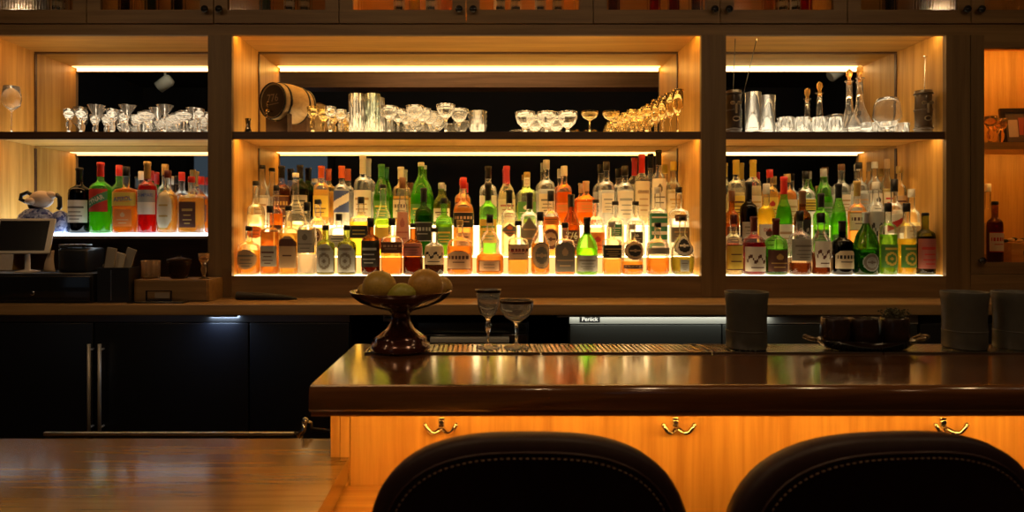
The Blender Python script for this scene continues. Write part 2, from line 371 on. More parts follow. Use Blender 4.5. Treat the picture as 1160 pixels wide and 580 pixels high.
for i, (a, c, b) in enumerate(((-190, -46, 98), (98, 242, 384), (384, 528, 672), (672, 816, 960), (960, 1100, 1244))):
    xa, xc, xb = X(a, YU), X(c, YU), X(b, YU)
    t = thing('wall_cabinet', 'oak wall cabinet with ribbed glass doors, '+UW[i], 'cabinet', (xa, YU, zu0))
    off = Matrix.Translation(Vector(t.location)).inverted()
    def UP(name, m, *q, par=None, bev=0):
        o = part(name, m, None, *q, bev); o.parent = par or t
        if not par: o.matrix_parent_inverse = off
        return o
    cb = MB().box(xa+.001, xa+.018, YU+.022, YB, zu0+.002, zu1).box(xb-.018, xb-.001, YU+.022, YB, zu0+.002, zu1)
    cb.box(xa+.018, xb-.018, YU+.022, YB, zu0+.002, zu0+.02).box(xa+.018, xb-.018, YU+.022, YB, zu1-.02, zu1).box(xa+.018, xb-.018, YB-.01, YB, zu0+.02, zu1-.02)
    o = cb.build('carcass', oak_x, t); o.matrix_parent_inverse = off
    if UL[i]: UP('led_strip', glow((1, .66, .30), UL[i]), xa+.03, xb-.03, YB-.03, YB-.02, zu1-.12, zu1-.1)
    for (d0, d1, kn) in ((xa, xc, c-8), (xc, xb, c+8)):
        d0 += .0025; d1 -= .0025; sw = 15*YU/F
        b = MB().box(d0, d0+sw, YU, YU+.021, zu0, zu1).box(d1-sw, d1, YU, YU+.021, zu0, zu1)
        b.box(d0+sw, d1-sw, YU, YU+.021, zu0, zu0+sw*1.0).box(d0+sw, d1-sw, YU, YU+.021, zu1-sw, zu1)
        d = b.build('door', shaded_oak_x, t); d.matrix_parent_inverse = off
        g = ribbed(d0+sw, d1-sw, zu0+sw, zu1-sw, YU+.012, d)
        k = MB().lathe([(.006,0),(.007,.012),(.015,.018),(.018,.026),(.014,.033),(.004,.036)], 20, mat=Matrix.Translation((X(kn, YU), YU, Z(12, YU))) @ Matrix.Rotation(PI/2, 4, 'X')).build('knob', black_gloss, d)

# ------------------------------------------------------------------ coolers under the counter
YK = 3.04
def cooler(label, px0, px1, splits, strip_m, strip_h, door_m, handles=(), badge=None):
    x0, x1 = X(px0, YK), X(px1, YK); zt = Z_CT-.05
    t = thing('bar_cooler', label, 'cooler', ((x0+x1)/2, YK, 0)); off = Matrix.Translation(Vector(t.location)).inverted()
    def CP(name, m, *q, par=None, bev=0):
        o = part(name, m, None, *q, bev); o.parent = par or t
        if not par: o.matrix_parent_inverse = off
        return o
    CP('body', black, x0, x1, YK+.03, YB, .0, zt)
    CP('top_trim', strip_m, x0, x1, YK, YK+.03, zt-strip_h, zt)
    es = [px0]+list(splits)+[px1]
    doors = []
    for i in range(len(es)-1):
        doors.append(CP('door', door_m, X(es[i], YK)+.003, X(es[i+1], YK)-.003, YK, YK+.03, .12, zt-strip_h-.004, bev=.003))
    CP('kickplate', black_matte, x0, x1, YK+.02, YK+.03, 0, .115)
    for px, di in handles:
        hx = X(px, YK-.04); b = MB().tube([(hx, YK-.035, Z(390, YK-.04)), (hx, YK-.035, Z(488, YK-.04))], .0075, 12)
        for zz in (Z(395, YK), Z(482, YK)): b.tube([(hx, YK-.035, zz), (hx, YK, zz)], .005, 8)
        o = b.build('handle', solid((.62,.60,.56), .45, .5), doors[di])
    if badge:
        bx = X(badge, YK); zm = zt-strip_h/2
        b = MB().box(bx-.045, bx+.045, YK-.002, YK, zm-.013, zm+.013, 0)
        v, fc = text_polys('Perlick', .026); q = len(b.v); b.v += [(bx+a, YK-.0028, zm+c) for a, c in v]
        for f_ in fc: b.face([q+i for i in f_], 1)
        o = b.build('badge', [black, solid((.75,.75,.72), .4)], t); o.matrix_parent_inverse = off
    return t
cooler('black bar cooler with two tall bar handles at left', -200, 396, (-70, 106, 282), solid((.22,.22,.23), .28, 1), .032, solid((.006,.007,.012), .35), ((100, 1), (112, 2)))
cooler('bar cooler with bright steel top trim and badge', 645, 1040, (818,), solid((.55,.56,.52), .42, .6), .040, solid((.035,.04,.038), .45, .3), (), 668)
cooler('dark bar cooler behind the rightmost grey tumblers', 1042, 1400, (1220,), solid((.12,.12,.12), .35, .9), .036, black)
# glass washer in the dark recess
x0, x1 = X(470, YK), X(600, YK)
t = thing('glass_washer', 'black undercounter glass washer with pale handle bar', 'appliance', ((x0+x1)/2, YK, 0)); off = Matrix.Translation(Vector(t.location)).inverted()
def QP(name, m, *q, bev=0):
    o = part(name, m, None, *q, bev); o.parent = t; o.matrix_parent_inverse = off; return o
QP('body', black, x0, x1, YK+.06, YB, 0, Z(366, YK), bev=.006)
QP('door', black_gloss, x0+.01, x1-.01, YK+.03, YK+.059, .2, Z(380, YK), bev=.004)
QP('handle', solid((.6,.6,.55), .4, .4), X(487, YK), X(577, YK), YK-.005, YK+.03, Z(388.5, YK), Z(382, YK), bev=.004)
QP('control_panel', dark_steel, x0+.01, x1-.01, YK+.045, YK+.059, Z(379, YK), Z(367, YK), bev=.003)
o = MB().box(X(431, YK), X(443, YK), YK+.1, YK+.104, Z(367, YK), Z(356, YK)).box(X(433,YK), X(441,YK), YK+.099, YK+.1, Z(363,YK), Z(361.5,YK), 1).box(X(433,YK), X(439,YK), YK+.099, YK+.1, Z(360,YK), Z(358.8,YK), 1).build('notice_card', [solid((.6,.58,.5), .6), black])
o.location = (0, -.02, 0); tag(o, 'small white card hanging under the counter behind the fruit stand', 'card')
structure(part('trim_3', black_matte, None, X(396, YK)+.002, X(645, YK)-.002, YB-.04, YB, 0, Z_CT-.05))
# small cool work lights under the counter nosing
for px, wd, e in ((250, .14, .35), (760, 1.0, .42)):
    b = MB().box(-wd/2, wd/2, -.012, .012, 0, .008).build('work_light', solid((.3,.3,.3), .4, 1), None, (X(px, YC+.015), YC+.018, Z_CT-.0565))
    tag(b, 'thin work light under the counter edge '+('above the black cooler' if px < 500 else 'above the steel trim'), 'light')
    area('work_light_glow', (X(px, YC+.015), YC+.016, Z_CT-.058), (wd*.9, .018), e, (.6, .78, 1) if px < 500 else (1, .97, .80), (math.radians(15), 0, 0))

# ------------------------------------------------------------------ front bar
Y1 = 1.52; YP = 1.82; Y2 = 2.08; Z_BT = 1.074; XL = X(350, Y1); XR = 2.6
fb = thing('front_bar', 'bar counter with dark polished top over a glowing oak front', 'bar counter', (XL, YP, 0)); offb = Matrix.Translation(Vector(fb.location)).inverted()
def BP(name, m, *q, bev=0, mb=None):
    o = (mb.build(name, m) if mb else part(name, m, None, *q, bev)); o.parent = fb; o.matrix_parent_inverse = offb; return o
top = MB()
prof = []                                              # rounded nosing profile (y, z)
ztop, zbot = Z_BT, Z_BT-.058
for k in range(7): a = PI/2*k/6; prof.append((Y1+.018-.018*math.sin(a), ztop-.018+.018*math.cos(a)))
prof = [(Y2, ztop)]+prof+[(Y1, zbot+.006), (Y1+.004, zbot), (Y2, zbot)]
nb = len(prof)
for x in (XL, XR): top.v += [(x, y, z) for y, z in prof]
for i in range(nb): top.face((i, (i+1) % nb, nb+(i+1) % nb, nb+i), 0, 0 < i < 8)
top.face(range(nb)); top.face(range(nb, 2*nb))
BP('bar_top', bar_wood, mb=top)
BP('lower_moulding', wood((.42,.16,.05), (.28,.10,.03), 'x', .35, .3), XL+.004, XR, Y1+.003, Y1+.03, zbot-.009, zbot)
XPL = X(375, YP)
BP('front_panel', wood((.62,.34,.10), (.42,.20,.05), 'z', .4, .15), X(397, YP), XR, YP, YP+.02, 0, zbot)
BP('end_post', wood((.62,.34,.10), (.42,.20,.05), 'z', .4, .15), XPL, X(385, YP), YP-.004, YP+.06, 0, zbot)
BP('end_post', wood((.62,.34,.10), (.42,.20,.05), 'z', .4, .15), X(385.6, YP), X(396.4, YP), YP-.002, YP+.06, 0, zbot)
BP('end_panel', oak_z, XPL, XPL+.02, YP+.06, Y2-.03, 0, zbot)
BP('back_shelf', black, XPL+.02, XR, Y2-.06, Y2-.04, 0, zbot)
BP('led_strip', glow((1, .48, .075), 80), XPL+.03, XR, Y1+.040, Y1+.046, zbot-.008, zbot-.001)
ld = MB().box(-.95, .02, 1.46, YP-.005, .70, .745, bev=.003).build('bench_ledge', wood((.62,.34,.10), (.42,.20,.05), 'x', .4, .15))
tag(ld, 'low oak ledge glowing under the table end beside the bar', 'ledge')
MB().box(-.9, -.86, 1.5, 1.78, 0, .70).box(-.06, -.02, 1.5, 1.78, 0, .70).build('support', oak_z, ld)
# coat hooks
def hook(px, label):
    t = thing('coat_hook', label, 'hook', (X(px, YP), YP, Z(483, YP)), group='chrome double coat hooks under the bar top')
    MB().lathe([(.0085,0),(.0085,.004),(.006,.006)], 16, mat=Matrix.Translation((0,-.0005,.012)) @ Matrix.Rotation(PI/2, 4, 'X')).box(-.008, .008, -.004, 0, -.006, .024, bev=.0015).build('back_plate', chrome, t)
    b = MB()
    for s in (-1, 1):
        pts = [(0, -.004, .0)]+[(s*(.004+.036*u), -.010-.022*math.sin(u*PI/2), -.009*math.sin(u*PI)+.016*u**3-.003) for u in [i/10 for i in range(1, 11)]]
        b.tube(pts, [.0072-.002*i/10 for i in range(11)], 12); b.ball(pts[-1], .0062, sub=2)
    b.build('prongs', chrome, t)
for px, lb in ((500, 'chrome double coat hook above the left stool'), (765, 'chrome double coat hook above the gap between stools'), (1068, 'chrome double coat hook above the right stool')): hook(px, lb)

# drip trays
for i, (a, b_, wd) in enumerate(((413, 612, 'under the two stemmed glasses'), (614, 806, 'between coupe and grey tumbler'), (808, 1000, 'under the left grey tumbler'), (1002, 1210, 'at the right end'))):
    y0, y1 = 1.915, 2.05; x0, x1 = X(a, y0), X(b_, y0)
    t = thing('drip_tray', 'slatted steel drip tray in the bar top, '+wd, 'drip tray', ((x0+x1)/2, y0, Z_BT), group=None)
    off = Matrix.Translation(Vector(t.location)).inverted()
    o = MB().box(x0, x1, y0, y1, Z_BT, Z_BT+.0015).build('pan', solid((.10,.09,.07), .3, .9), t); o.matrix_parent_inverse = off
    rim = MB().box(x0, x1, y0, y0+.004, Z_BT+.0015, Z_BT+.005).box(x0, x1, y1-.004, y1, Z_BT+.0015, Z_BT+.005).box(x0, x0+.004, y0+.004, y1-.004, Z_BT+.0015, Z_BT+.005).box(x1-.004, x1, y0+.004, y1-.004, Z_BT+.0015, Z_BT+.005)
    o = rim.build('rim', steel, t); o.matrix_parent_inverse = off
    sl = MB(); nn = int((x1-x0-.01)/.014)
    for j in range(nn):
        xx = x0+.008+j*.014; q = len(sl.v); sk = .02
        sl.v += [(xx, y0+.004, Z_BT+.0018), (xx+.008, y0+.004, Z_BT+.0018), (xx+.008+sk*0, y1-.004, Z_BT+.0018), (xx, y1-.004, Z_BT+.0018)]
        sl.v += [(a0, b0, c0+.0028) for a0, b0, c0 in sl.v[q:q+4]]
        for f_ in ((0,1,2,3), (4,5,6,7), (0,1,5,4), (1,2,6,5), (2,3,7,6), (3,0,4,7)): sl.face([q+i_ for i_ in f_])
    o = sl.build('slats', solid((.75,.74,.70), .22, 1), t); o.matrix_parent_inverse = off
TRAY_Z = Z_BT+.0052

# ------------------------------------------------------------------ table in front at left
ZT = .82; XT = X(395.5, YP-.004)
tb = thing('table', 'long honey-brown wooden table at lower left against the bar', 'table', (-1.2, 1.5, 0)); off = Matrix.Translation(Vector(tb.location)).inverted()
pts = [(-3.2, .55), (XT, .55), (XT, YP-.006), (XPL-.003, YP-.006), (XPL-.003, 1.975), (-3.2, 1.975)]
b = MB(); n0 = len(pts); b.v = [(x, y, ZT) for x, y in pts]+[(x, y, ZT-.058) for x, y in pts]
b.face(range(n0)); b.face(range(n0, 2*n0))
for i in range(n0): b.face((i, (i+1) % n0, n0+(i+1) % n0, n0+i))
o = b.build('tabletop', table_wood, tb); o.matrix_parent_inverse = off
for lx, ly in ((-3.1, .7), (-.5, .7), (-3.1, 1.9), (-1.1, 1.9)):
    o = MB().box(lx-.04, lx+.04, ly-.04, ly+.04, 0, ZT-.058, bev=.004).build('leg', table_wood, tb); o.matrix_parent_inverse = off
# chrome rail behind the table
YR = 2.04; zr = Z(490.5, YR)
t = thing('grab_rail', 'thin steel rail with a jointed end clamp behind the table', 'rail', (X(345, YR), YR, zr)); off = Matrix.Translation(Vector(t.location)).inverted()
xa, xb = X(50, YR), X(336, YR)
o = MB().box(xa, xb, YR-.006, YR+.006, zr-.008, zr+.003, bev=.002).build('bar', steel, t); o.matrix_parent_inverse = off
o = MB().box(xa, xb, YR+.004, YR+.04, zr-.014, zr-.009).build('ledge', dark_steel, t); o.matrix_parent_inverse = off
jx = X(345, YR)
b = MB().tube([(xb-.004, YR, zr-.002), (xb+.012, YR-.008, zr-.004), (jx, YR-.01, zr+.012), (jx+.004, YR-.008, zr+.036)], [.008,.010,.009,.007], 12)
b.ball((jx+.004, YR-.008, zr+.038), .011, sub=2); b.ball((xb+.012, YR-.006, zr-.006), .012, sub=2)
b.tube([(jx+.004, YR-.004, zr+.038), (jx+.018, YR+.004, zr+.030), (jx+.022, YR+.006, zr+.006)], .005, 10)
o = b.build('clamp', chrome, t); o.matrix_parent_inverse = off
o = MB().tube([(jx+.020, YR+.006, zr+.01), (XPL-.001, YR-.03, zr+.01)], .005, 10).build('arm', black, t); o.matrix_parent_inverse = off
for lx in (xa+.1, -.75):
    o = MB().box(lx-.015, lx+.015, YR+.006, YR+.03, 0, zr-.014).build('post', black, t); o.matrix_parent_inverse = off

# ------------------------------------------------------------------ bottles
def smooth_profile(pts, sub=3):
    out = []
    for i in range(len(pts)-1):
        (z0, r0), (z1, r1) = pts[i], pts[i+1]
        for k in range(sub):
            u = k/sub; e = u*u*(3-2*u) if abs(r1-r0) > .04 else u
            out.append((z0+(z1-z0)*u, r0+(r1-r0)*e))
    out.append(pts[-1]); return out
SH = {  # (height fraction, radius fraction); 'N' is the neck
 'bordeaux': [(0,.9),(.015,1),(.60,1),(.66,.94),(.74,'N'),(.97,'N')],
 'spirit':   [(0,.9),(.015,1),(.58,1),(.64,.90),(.71,'N'),(.95,'N')],
 'slope':    [(0,.9),(.015,1),(.46,1),(.56,.88),(.74,'N'),(.97,'N')],
 'champ':    [(0,.9),(.02,1),(.45,1),(.60,.80),(.80,'N'),(.97,'N')],
 'squat':    [(0,.85),(.02,1),(.50,1),(.60,.92),(.70,'N'),(.90,'N')],
 'square':   [(0,.95),(.01,1),(.60,1),(.65,.90),(.69,'N'),(.93,'N')],
 'flask':    [(0,.7),(.03,.92),(.22,1),(.42,.96),(.58,.6),(.68,'N'),(.92,'N')],
 'bulb':     [(0,.9),(.04,1),(.30,1),(.36,.72),(.44,.66),(.56,.70),(.66,.52),(.74,'N'),(.94,'N')],
 'cone':     [(0,1),(.02,1),(.30,.88),(.55,.66),(.75,'N'),(.97,'N')],
 'waist':    [(0,.85),(.03,.95),(.30,.82),(.52,1),(.62,.85),(.70,'N'),(.95,'N')],
 'skull':    [(0,.80),(.03,.86),(.18,.80),(.40,1),(.55,.92),(.66,.5),(.70,'N'),(.92,'N')],
}
XS = {'square': 5.0, 'flask': 2.6, 'squat': 2.5}
LQ = {'amber': (.92,.48,.11), 'gold': (1.0,.70,.22), 'honey': (.95,.55,.13), 'clear': (.93,.92,.86), 'yellow': (.95,.72,.08), 'green': (.30,.60,.05), 'dgreen': (.09,.22,.02),
      'lime': (.72,.88,.10), 'dark': (.05,.02,.01), 'brown': (.28,.08,.02), 'orange': (1.0,.36,.03), 'red': (.75,.015,.01), 'cream': (.95,.85,.60), 'pink': (.85,.35,.22), 'olive': (.45,.42,.08), 'crimson': (.45,.01,.03), 'pale': (.95,.84,.5)}
GL = {'c': (.97,.97,.95), 'g': (.50,.85,.28), 'd': (.20,.42,.10), 'k': (.03,.035,.03), 'b': (.55,.30,.10), 'o': (.55,.60,.25)}
CC = {'k': (.012,.012,.012), 'r': (.62,.03,.02), 'o': (.75,.14,.04), 'y': (.72,.50,.06), 'g': (.5,.33,.1), 'w': (.75,.72,.62), 'm': (.12,.02,.015), 's': (.5,.5,.5), 'n': (.20,.09,.04), 'p': (.55,.05,.07), 'e': (.05,.25,.05), 't': (.55,.38,.2)}
PC = {'tan': (.45,.30,.16), 'grey': (.34,.32,.27), 'white': (.78,.74,.64), 'cream': (.70,.60,.40), 'black': (.014,.013,.012), 'pewter': (.16,.14,.11), 'green': (.05,.24,.12), 'yellow': (.75,.55,.08), 'orange': (.75,.20,.03),
      'red': (.50,.03,.02), 'pink': (.60,.28,.20), 'blue': (.06,.10,.32), 'peach': (.72,.45,.25), 'lime': (.10,.28,.05), 'brown': (.10,.035,.02), 'rose': (.42,.13,.10), 'silver': (.33,.35,.34), 'gold': (.5,.32,.08)}

def bottle(desc_name, px, top, wpx, kind, glass, liq, fill, cap, capf, labels, Y, Zb, rmax_y=.052, necks=.30):
    s = F/Y; r = wpx/2/s; H = Z(top, Y)-Zb
    nr = max(.0115, min(.016, r*necks+.004))/r
    if kind in ('skull',): nr *= 1.1
    prof = [(z, nr if q == 'N' else q) for z, q in SH[kind]]
    if kind == 'bulb' and wpx < 26: pass
    prof = smooth_profile(prof); nexp = XS.get(kind, 2.0); ky = min(1.0, rmax_y/r)
    if kind in ('flask', 'square', 'bulb'): ky = min(ky, .82)
    def rad(zf):
        for i in range(len(prof)-1):
            if prof[i][0] <= zf <= prof[i+1][0]:
                u = (zf-prof[i][0])/max(1e-6, prof[i+1][0]-prof[i][0]); return (prof[i][1]+(prof[i+1][1]-prof[i][1])*u)*r
        return prof[-1][1]*r
    root = bpy.data.objects.new(desc_name, None); COL.objects.link(root); root.location = (X(px, Y), Y, Zb); root.empty_display_size = .03
    root.rotation_euler = (0, 0, random.uniform(-.12, .12))
    # cross-section: rounder towards the neck
    def ring(zf, inset=0):
        R = max(.002, rad(zf)-inset); u = max(0, min(1, (R/r-nr)/(1-nr+1e-6)))
        return R, 2+(nexp-2)*u, 1-(1-ky)*u
    def surf(fracs, inset, name, mat, z_in=0):
        b = MB(); seg = 22
        for zf in fracs:
            R, n_, k_ = ring(zf, inset)
            for j in range(seg):
                t = 2*PI*j/seg; c, q = math.cos(t), math.sin(t); RR = R*(abs(c)**n_+abs(q/k_)**n_)**(-1/n_)
                b.v.append((RR*c, RR*q, max(z_in, zf*H)))
        for i in range(len(fracs)-1):
            for j in range(seg): a0 = i*seg+j; a1 = i*seg+(j+1) % seg; b.face((a0, a1, a1+seg, a0+seg), 0, True)
        b.face(range(seg)); b.face(range((len(fracs)-1)*seg, len(fracs)*seg)); return b.build(name, mat, root)
    surf([p[0] for p in prof], 0, 'glass_body', thin_glass(GL[glass], .9, .05 if glass == 'c' else .12))
    if fill:
        fr_ = [p[0] for p in prof if p[0] < fill]+[fill]
        fr_[0] = .0
        surf(fr_, .0022, 'liquid', liquid_mat(LQ[liq]), .004)
    # cap / capsule
    cr = max(rad(.95)+.0012, .0135); zc0 = H*(1-capf)
    cp = [(cr, zc0), (cr, H-.003), (cr-.002, H)]
    if capf > .16: cp = [(cr-.0005, zc0), (cr-.001, H*(1-capf*.25)), (cr+.001, H*(1-capf*.22)), (cr+.001, H-.002), (cr-.002, H)]
    MB().lathe([(cr-.001, zc0-.001)]+cp, 16).build('stopper' if cap in 'tg' and capf < .14 else ('cap' if capf <= .16 else 'capsule'), solid(CC[cap], .35, .3 if cap in 'gs' else 0), root)
    for lb in labels:
        z0, z1, shape, wf, paper, ink, pat = lb[:7]; txt = lb[7] if len(lb) > 7 else None
        NX, NZ = 20, 22; b = MB(); hz = (z1-z0)*H; rc = rad((z0+z1)/2); halfa = wf*PI/2*.82
        def pos(a, zf, off=.0007):
            R, n_, k_ = ring(zf); R += off
            t = -PI/2+a; c, q = math.cos(t), math.sin(t); RR = R*(abs(c)**n_+abs(q/k_)**n_)**(-1/n_)
            return (RR*c, RR*q, zf*H)
        idx = {}
        def vid(i, j):
            if (i, j) not in idx: idx[(i, j)] = len(b.v); b.v.append(pos((i/NX*2-1)*halfa, z0+(z1-z0)*j/NZ))
            return idx[(i, j)]
        for i in range(NX):
            for j in range(NZ):
                u = (i+.5)/NX*2-1; v = (j+.5)/NZ*2-1; au, av = abs(u), abs(v)
                if shape == 'oval' and u*u+v*v > 1: continue
                if shape == 'diamond' and au+av > 1: continue
                if shape == 'arch' and v > .3 and u*u+((v-.3)/.7)**2 > 1: continue
                if shape == 'shield' and v < -.3 and au > 1+(v+.3)*.9: continue
                rr = math.hypot(u, v); k = 0
                if pat == 'lines': k = 1 if (.30 < v < .50 and au < .72) or (-.05 < v < .04 and au < .5) or (-.45 < v < -.36 and au < .62) or (-.72 < v < -.66 and au < .4) else 0
                elif pat == 'title': k = 1 if (.1 < v < .42 and au < .78 and (i % 3 != 0)) or (-.3 < v < -.22 and au < .5) or av > .94 else 0
                elif pat == 'band': k = 1 if (.40 < v < .82) else (1 if (-.25 < v < -.15 and au < .5) else 0)
                elif pat == 'emblem': k = 1 if (.42 < math.hypot(u, v*1.1+.25) < .62 or math.hypot(u, v*1.1+.25) < .18 or (.55 < v < .72 and au < .6)) else 0
                elif pat == 'ring': k = 1 if (.62 < rr < .9 or rr < .2 or (abs(v) < .12 and au < .5)) else 0
                elif pat == 'crest': k = 1 if (math.hypot(u, v-.35) < .28 or (-.3 < v < -.18 and au < .7) or (-.62 < v < -.55 and au < .55)) else 0
                elif pat == 'border': k = 1 if (au > .86 or av > .9 or (.15 < v < .3 and au < .55) or (-.35 < v < -.28 and au < .55)) else 0
                elif pat == 'script': k = 1 if abs(v-.25*math.sin(u*9)) < .13 and au < .8 or (-.7 < v < -.62 and au < .5) else 0
                elif pat == 'split': k = 1 if v < 0 else 0
                elif pat == 'ladder': k = 1 if int((v+1)*7) % 3 == 0 and au < .75 else 0
                elif pat == 'slash': k = 1 if abs(v-.5*u) < .38 else 0
                b.face((vid(i, j), vid(i+1, j), vid(i+1, j+1), vid(i, j+1)), k, True)
        mats = [solid(PC[paper], .55), solid(PC[ink], .5)]
        if txt:
            body, tc, tw, tz, ang = txt      # text, colour, width in metres, height fraction inside the label, tilt
            v, fc = text_polys(body, .02); wv = max(a for a, _ in v)-min(a for a, _ in v); kk = tw/wv; q = len(b.v)
            ca, sa = math.cos(ang), math.sin(ang)
            for a, c in v:
                a, c = a*kk, c*kk*1.25; a, c = a*ca-c*sa, a*sa+c*ca
                zf = z0+(z1-z0)*tz+c/H; b.v.append(pos(a/rc, zf, .0014))
            for f_ in fc: b.face([q+i for i in f_], 2, False)
            mats.append(solid(PC[tc], .5))
        o = b.build('label', mats, root)
    return root
ORD = ['first','second','third','fourth','fifth','sixth','seventh','eighth','ninth','tenth','eleventh','twelfth','thirteenth','fourteenth','fifteenth','sixteenth','seventeenth','eighteenth','nineteenth','twentieth','twenty-first','twenty-second']
def row(specs, Y, Zb, where, group, rmax=.05, xlim=None):
    specs = sorted(specs, key=lambda q: q[0]); s_ = F/Y; sp = [list(q) for q in specs]
    for q in sp:
        r_ = q[2]/2/s_*1.01+.002
        if xlim: q[0] = 545+max(xlim[0]+r_, min(xlim[1]-r_, X(q[0], Y)))*s_
    for _ in range(3):
        for a, b in zip(sp, sp[1:]):
            d = (b[0]-a[0])-.4; w_ = (a[2]+b[2])/2*1.03
            if w_ > d:
                k_ = max(d/w_, .80); a[2] *= k_; b[2] *= k_
                if d < (a[2]+b[2])/2*1.03: b[0] += (a[2]+b[2])/2*1.03-d
    if xlim:
        hi = 545+xlim[1]*s_
        for q in reversed(sp):
            if q[0]+q[2]*.51+.5 > hi: q[0] = hi-q[2]*.51-.5
            hi = q[0]-q[2]*.51
    specs = sp
    for i, q in enumerate(specs):
        px, top, wd, kind, gl, lq, fill, cap, cf, lbs, desc = q[:11]
        r = bottle('bottle', px, top, wd, kind, gl, lq, fill, cap, cf, lbs, Y, Zb, rmax)
        tag(r, f'{desc}, {ORD[i]} {where}', 'bottle', group)

FRONT_M = [
 (282,256,25,'squat','c','honey',.50,'k',.10,[(.12,.52,'oval',.80,'tan','pewter','lines')],'squat amber bottle with round tan label'),
 (306,233,19,'square','c','amber',.62,'k',.10,[(.12,.42,'rect',.85,'grey','brown','lines')],'orange-amber square bottle with grey label'),
 (327,233,20,'square','c','gold',.60,'k',.07,[(.10,.56,'arch',.85,'tan','brown','band')],'golden bottle with tan label and dark band'),
 (348,229,20,'square','c','clear',.28,'k',.12,[(.30,.62,'rect',.95,'grey','pewter','crest')],'clear square bottle with high grey label'),
 (369,255,21,'spirit','o','olive',.55,'k',.10,[(.06,.62,'arch',.9,'silver','pewter','emblem')],'olive bottle with arched emblem label'),
 (393,255,21,'spirit','o','olive',.55,'k',.10,[(.06,.62,'arch',.9,'silver','pewter','emblem')],'olive bottle with arched emblem label'),
 (420,247,21,'spirit','b','brown',.58,'k',.16,[(.14,.60,'rect',1,'black','silver','lines')],'dark brown bottle with tall black label'),
 (444,247,24,'square','c','amber',.55,'k',.13,[(.38,.58,'rect',.95,'brown','tan','title')],'wide amber bottle with dark band label'),
 (468,253,22,'squat','b','brown',.34,'k',.08,[(.36,.62,'rect',.95,'rose','brown','lines')],'round-shouldered dark bottle with dull red label'),
 (492,258,22,'squat','c','dark',.22,'k',.09,[(.22,.62,'rect',.95,'cream','black','script')],'pale bottle with cream brushstroke label'),
 (521,249,29,'squat','c','amber',.52,'g',.10,[(.10,.44,'arch',.85,'peach','brown','title')],'broad amber bottle with arched peach label'),
 (555,243,31,'bulb','c','amber',.34,'k',.14,[(.06,.24,'rect',.8,'peach','brown','border')],'bulbous decanter bottle with amber foot'),
 (587,250,23,'square','c','gold',.50,'k',.09,[(.28,.56,'rect',.95,'peach','brown','title',("RUSSELL'S",'red',.075,.55,0))],'pale gold bottle with red lettered label'),
 (612,240,21,'slope','c','honey',.50,'k',.14,[(.10,.52,'oval',.9,'pewter','tan','ring')],'orange bottle with dark oval emblem label'),
 (640,252,22,'square','c','amber',.45,'k',.10,[(.06,.62,'arch',.92,'pewter','tan','crest')],'squared bottle with tall pewter label'),
 (665,246,24,'slope','g','lime',.46,'k',.30,[(.06,.34,'rect',.95,'silver','pewter','lines')],'lime green bottle with dark neck and silver label'),
 (693,251,21,'square','c','gold',.30,'s',.10,[(.32,.56,'rect',.98,'black','gold','lines')],'clear bottle with black and gold band label'),
 (716,254,24,'squat','c','honey',.26,'w',.10,[(.30,.66,'oval',.82,'black','tan','ring'),(.12,.20,'rect',.9,'brown','tan','title')],'pale bottle with round black seal label'),
 (745,252,25,'squat','c','amber',.32,'k',.09,[(.40,.52,'rect',.95,'grey','pewter','lines')],'squat clear bottle with narrow grey band'),
 (773,245,26,'flask','c','olive',.30,'k',.07,[(.32,.68,'oval',.85,'black','white','ring'),(.06,.26,'rect',.35,'silver','pewter','lines')],'wide-footed clear bottle with black ring label'),
]
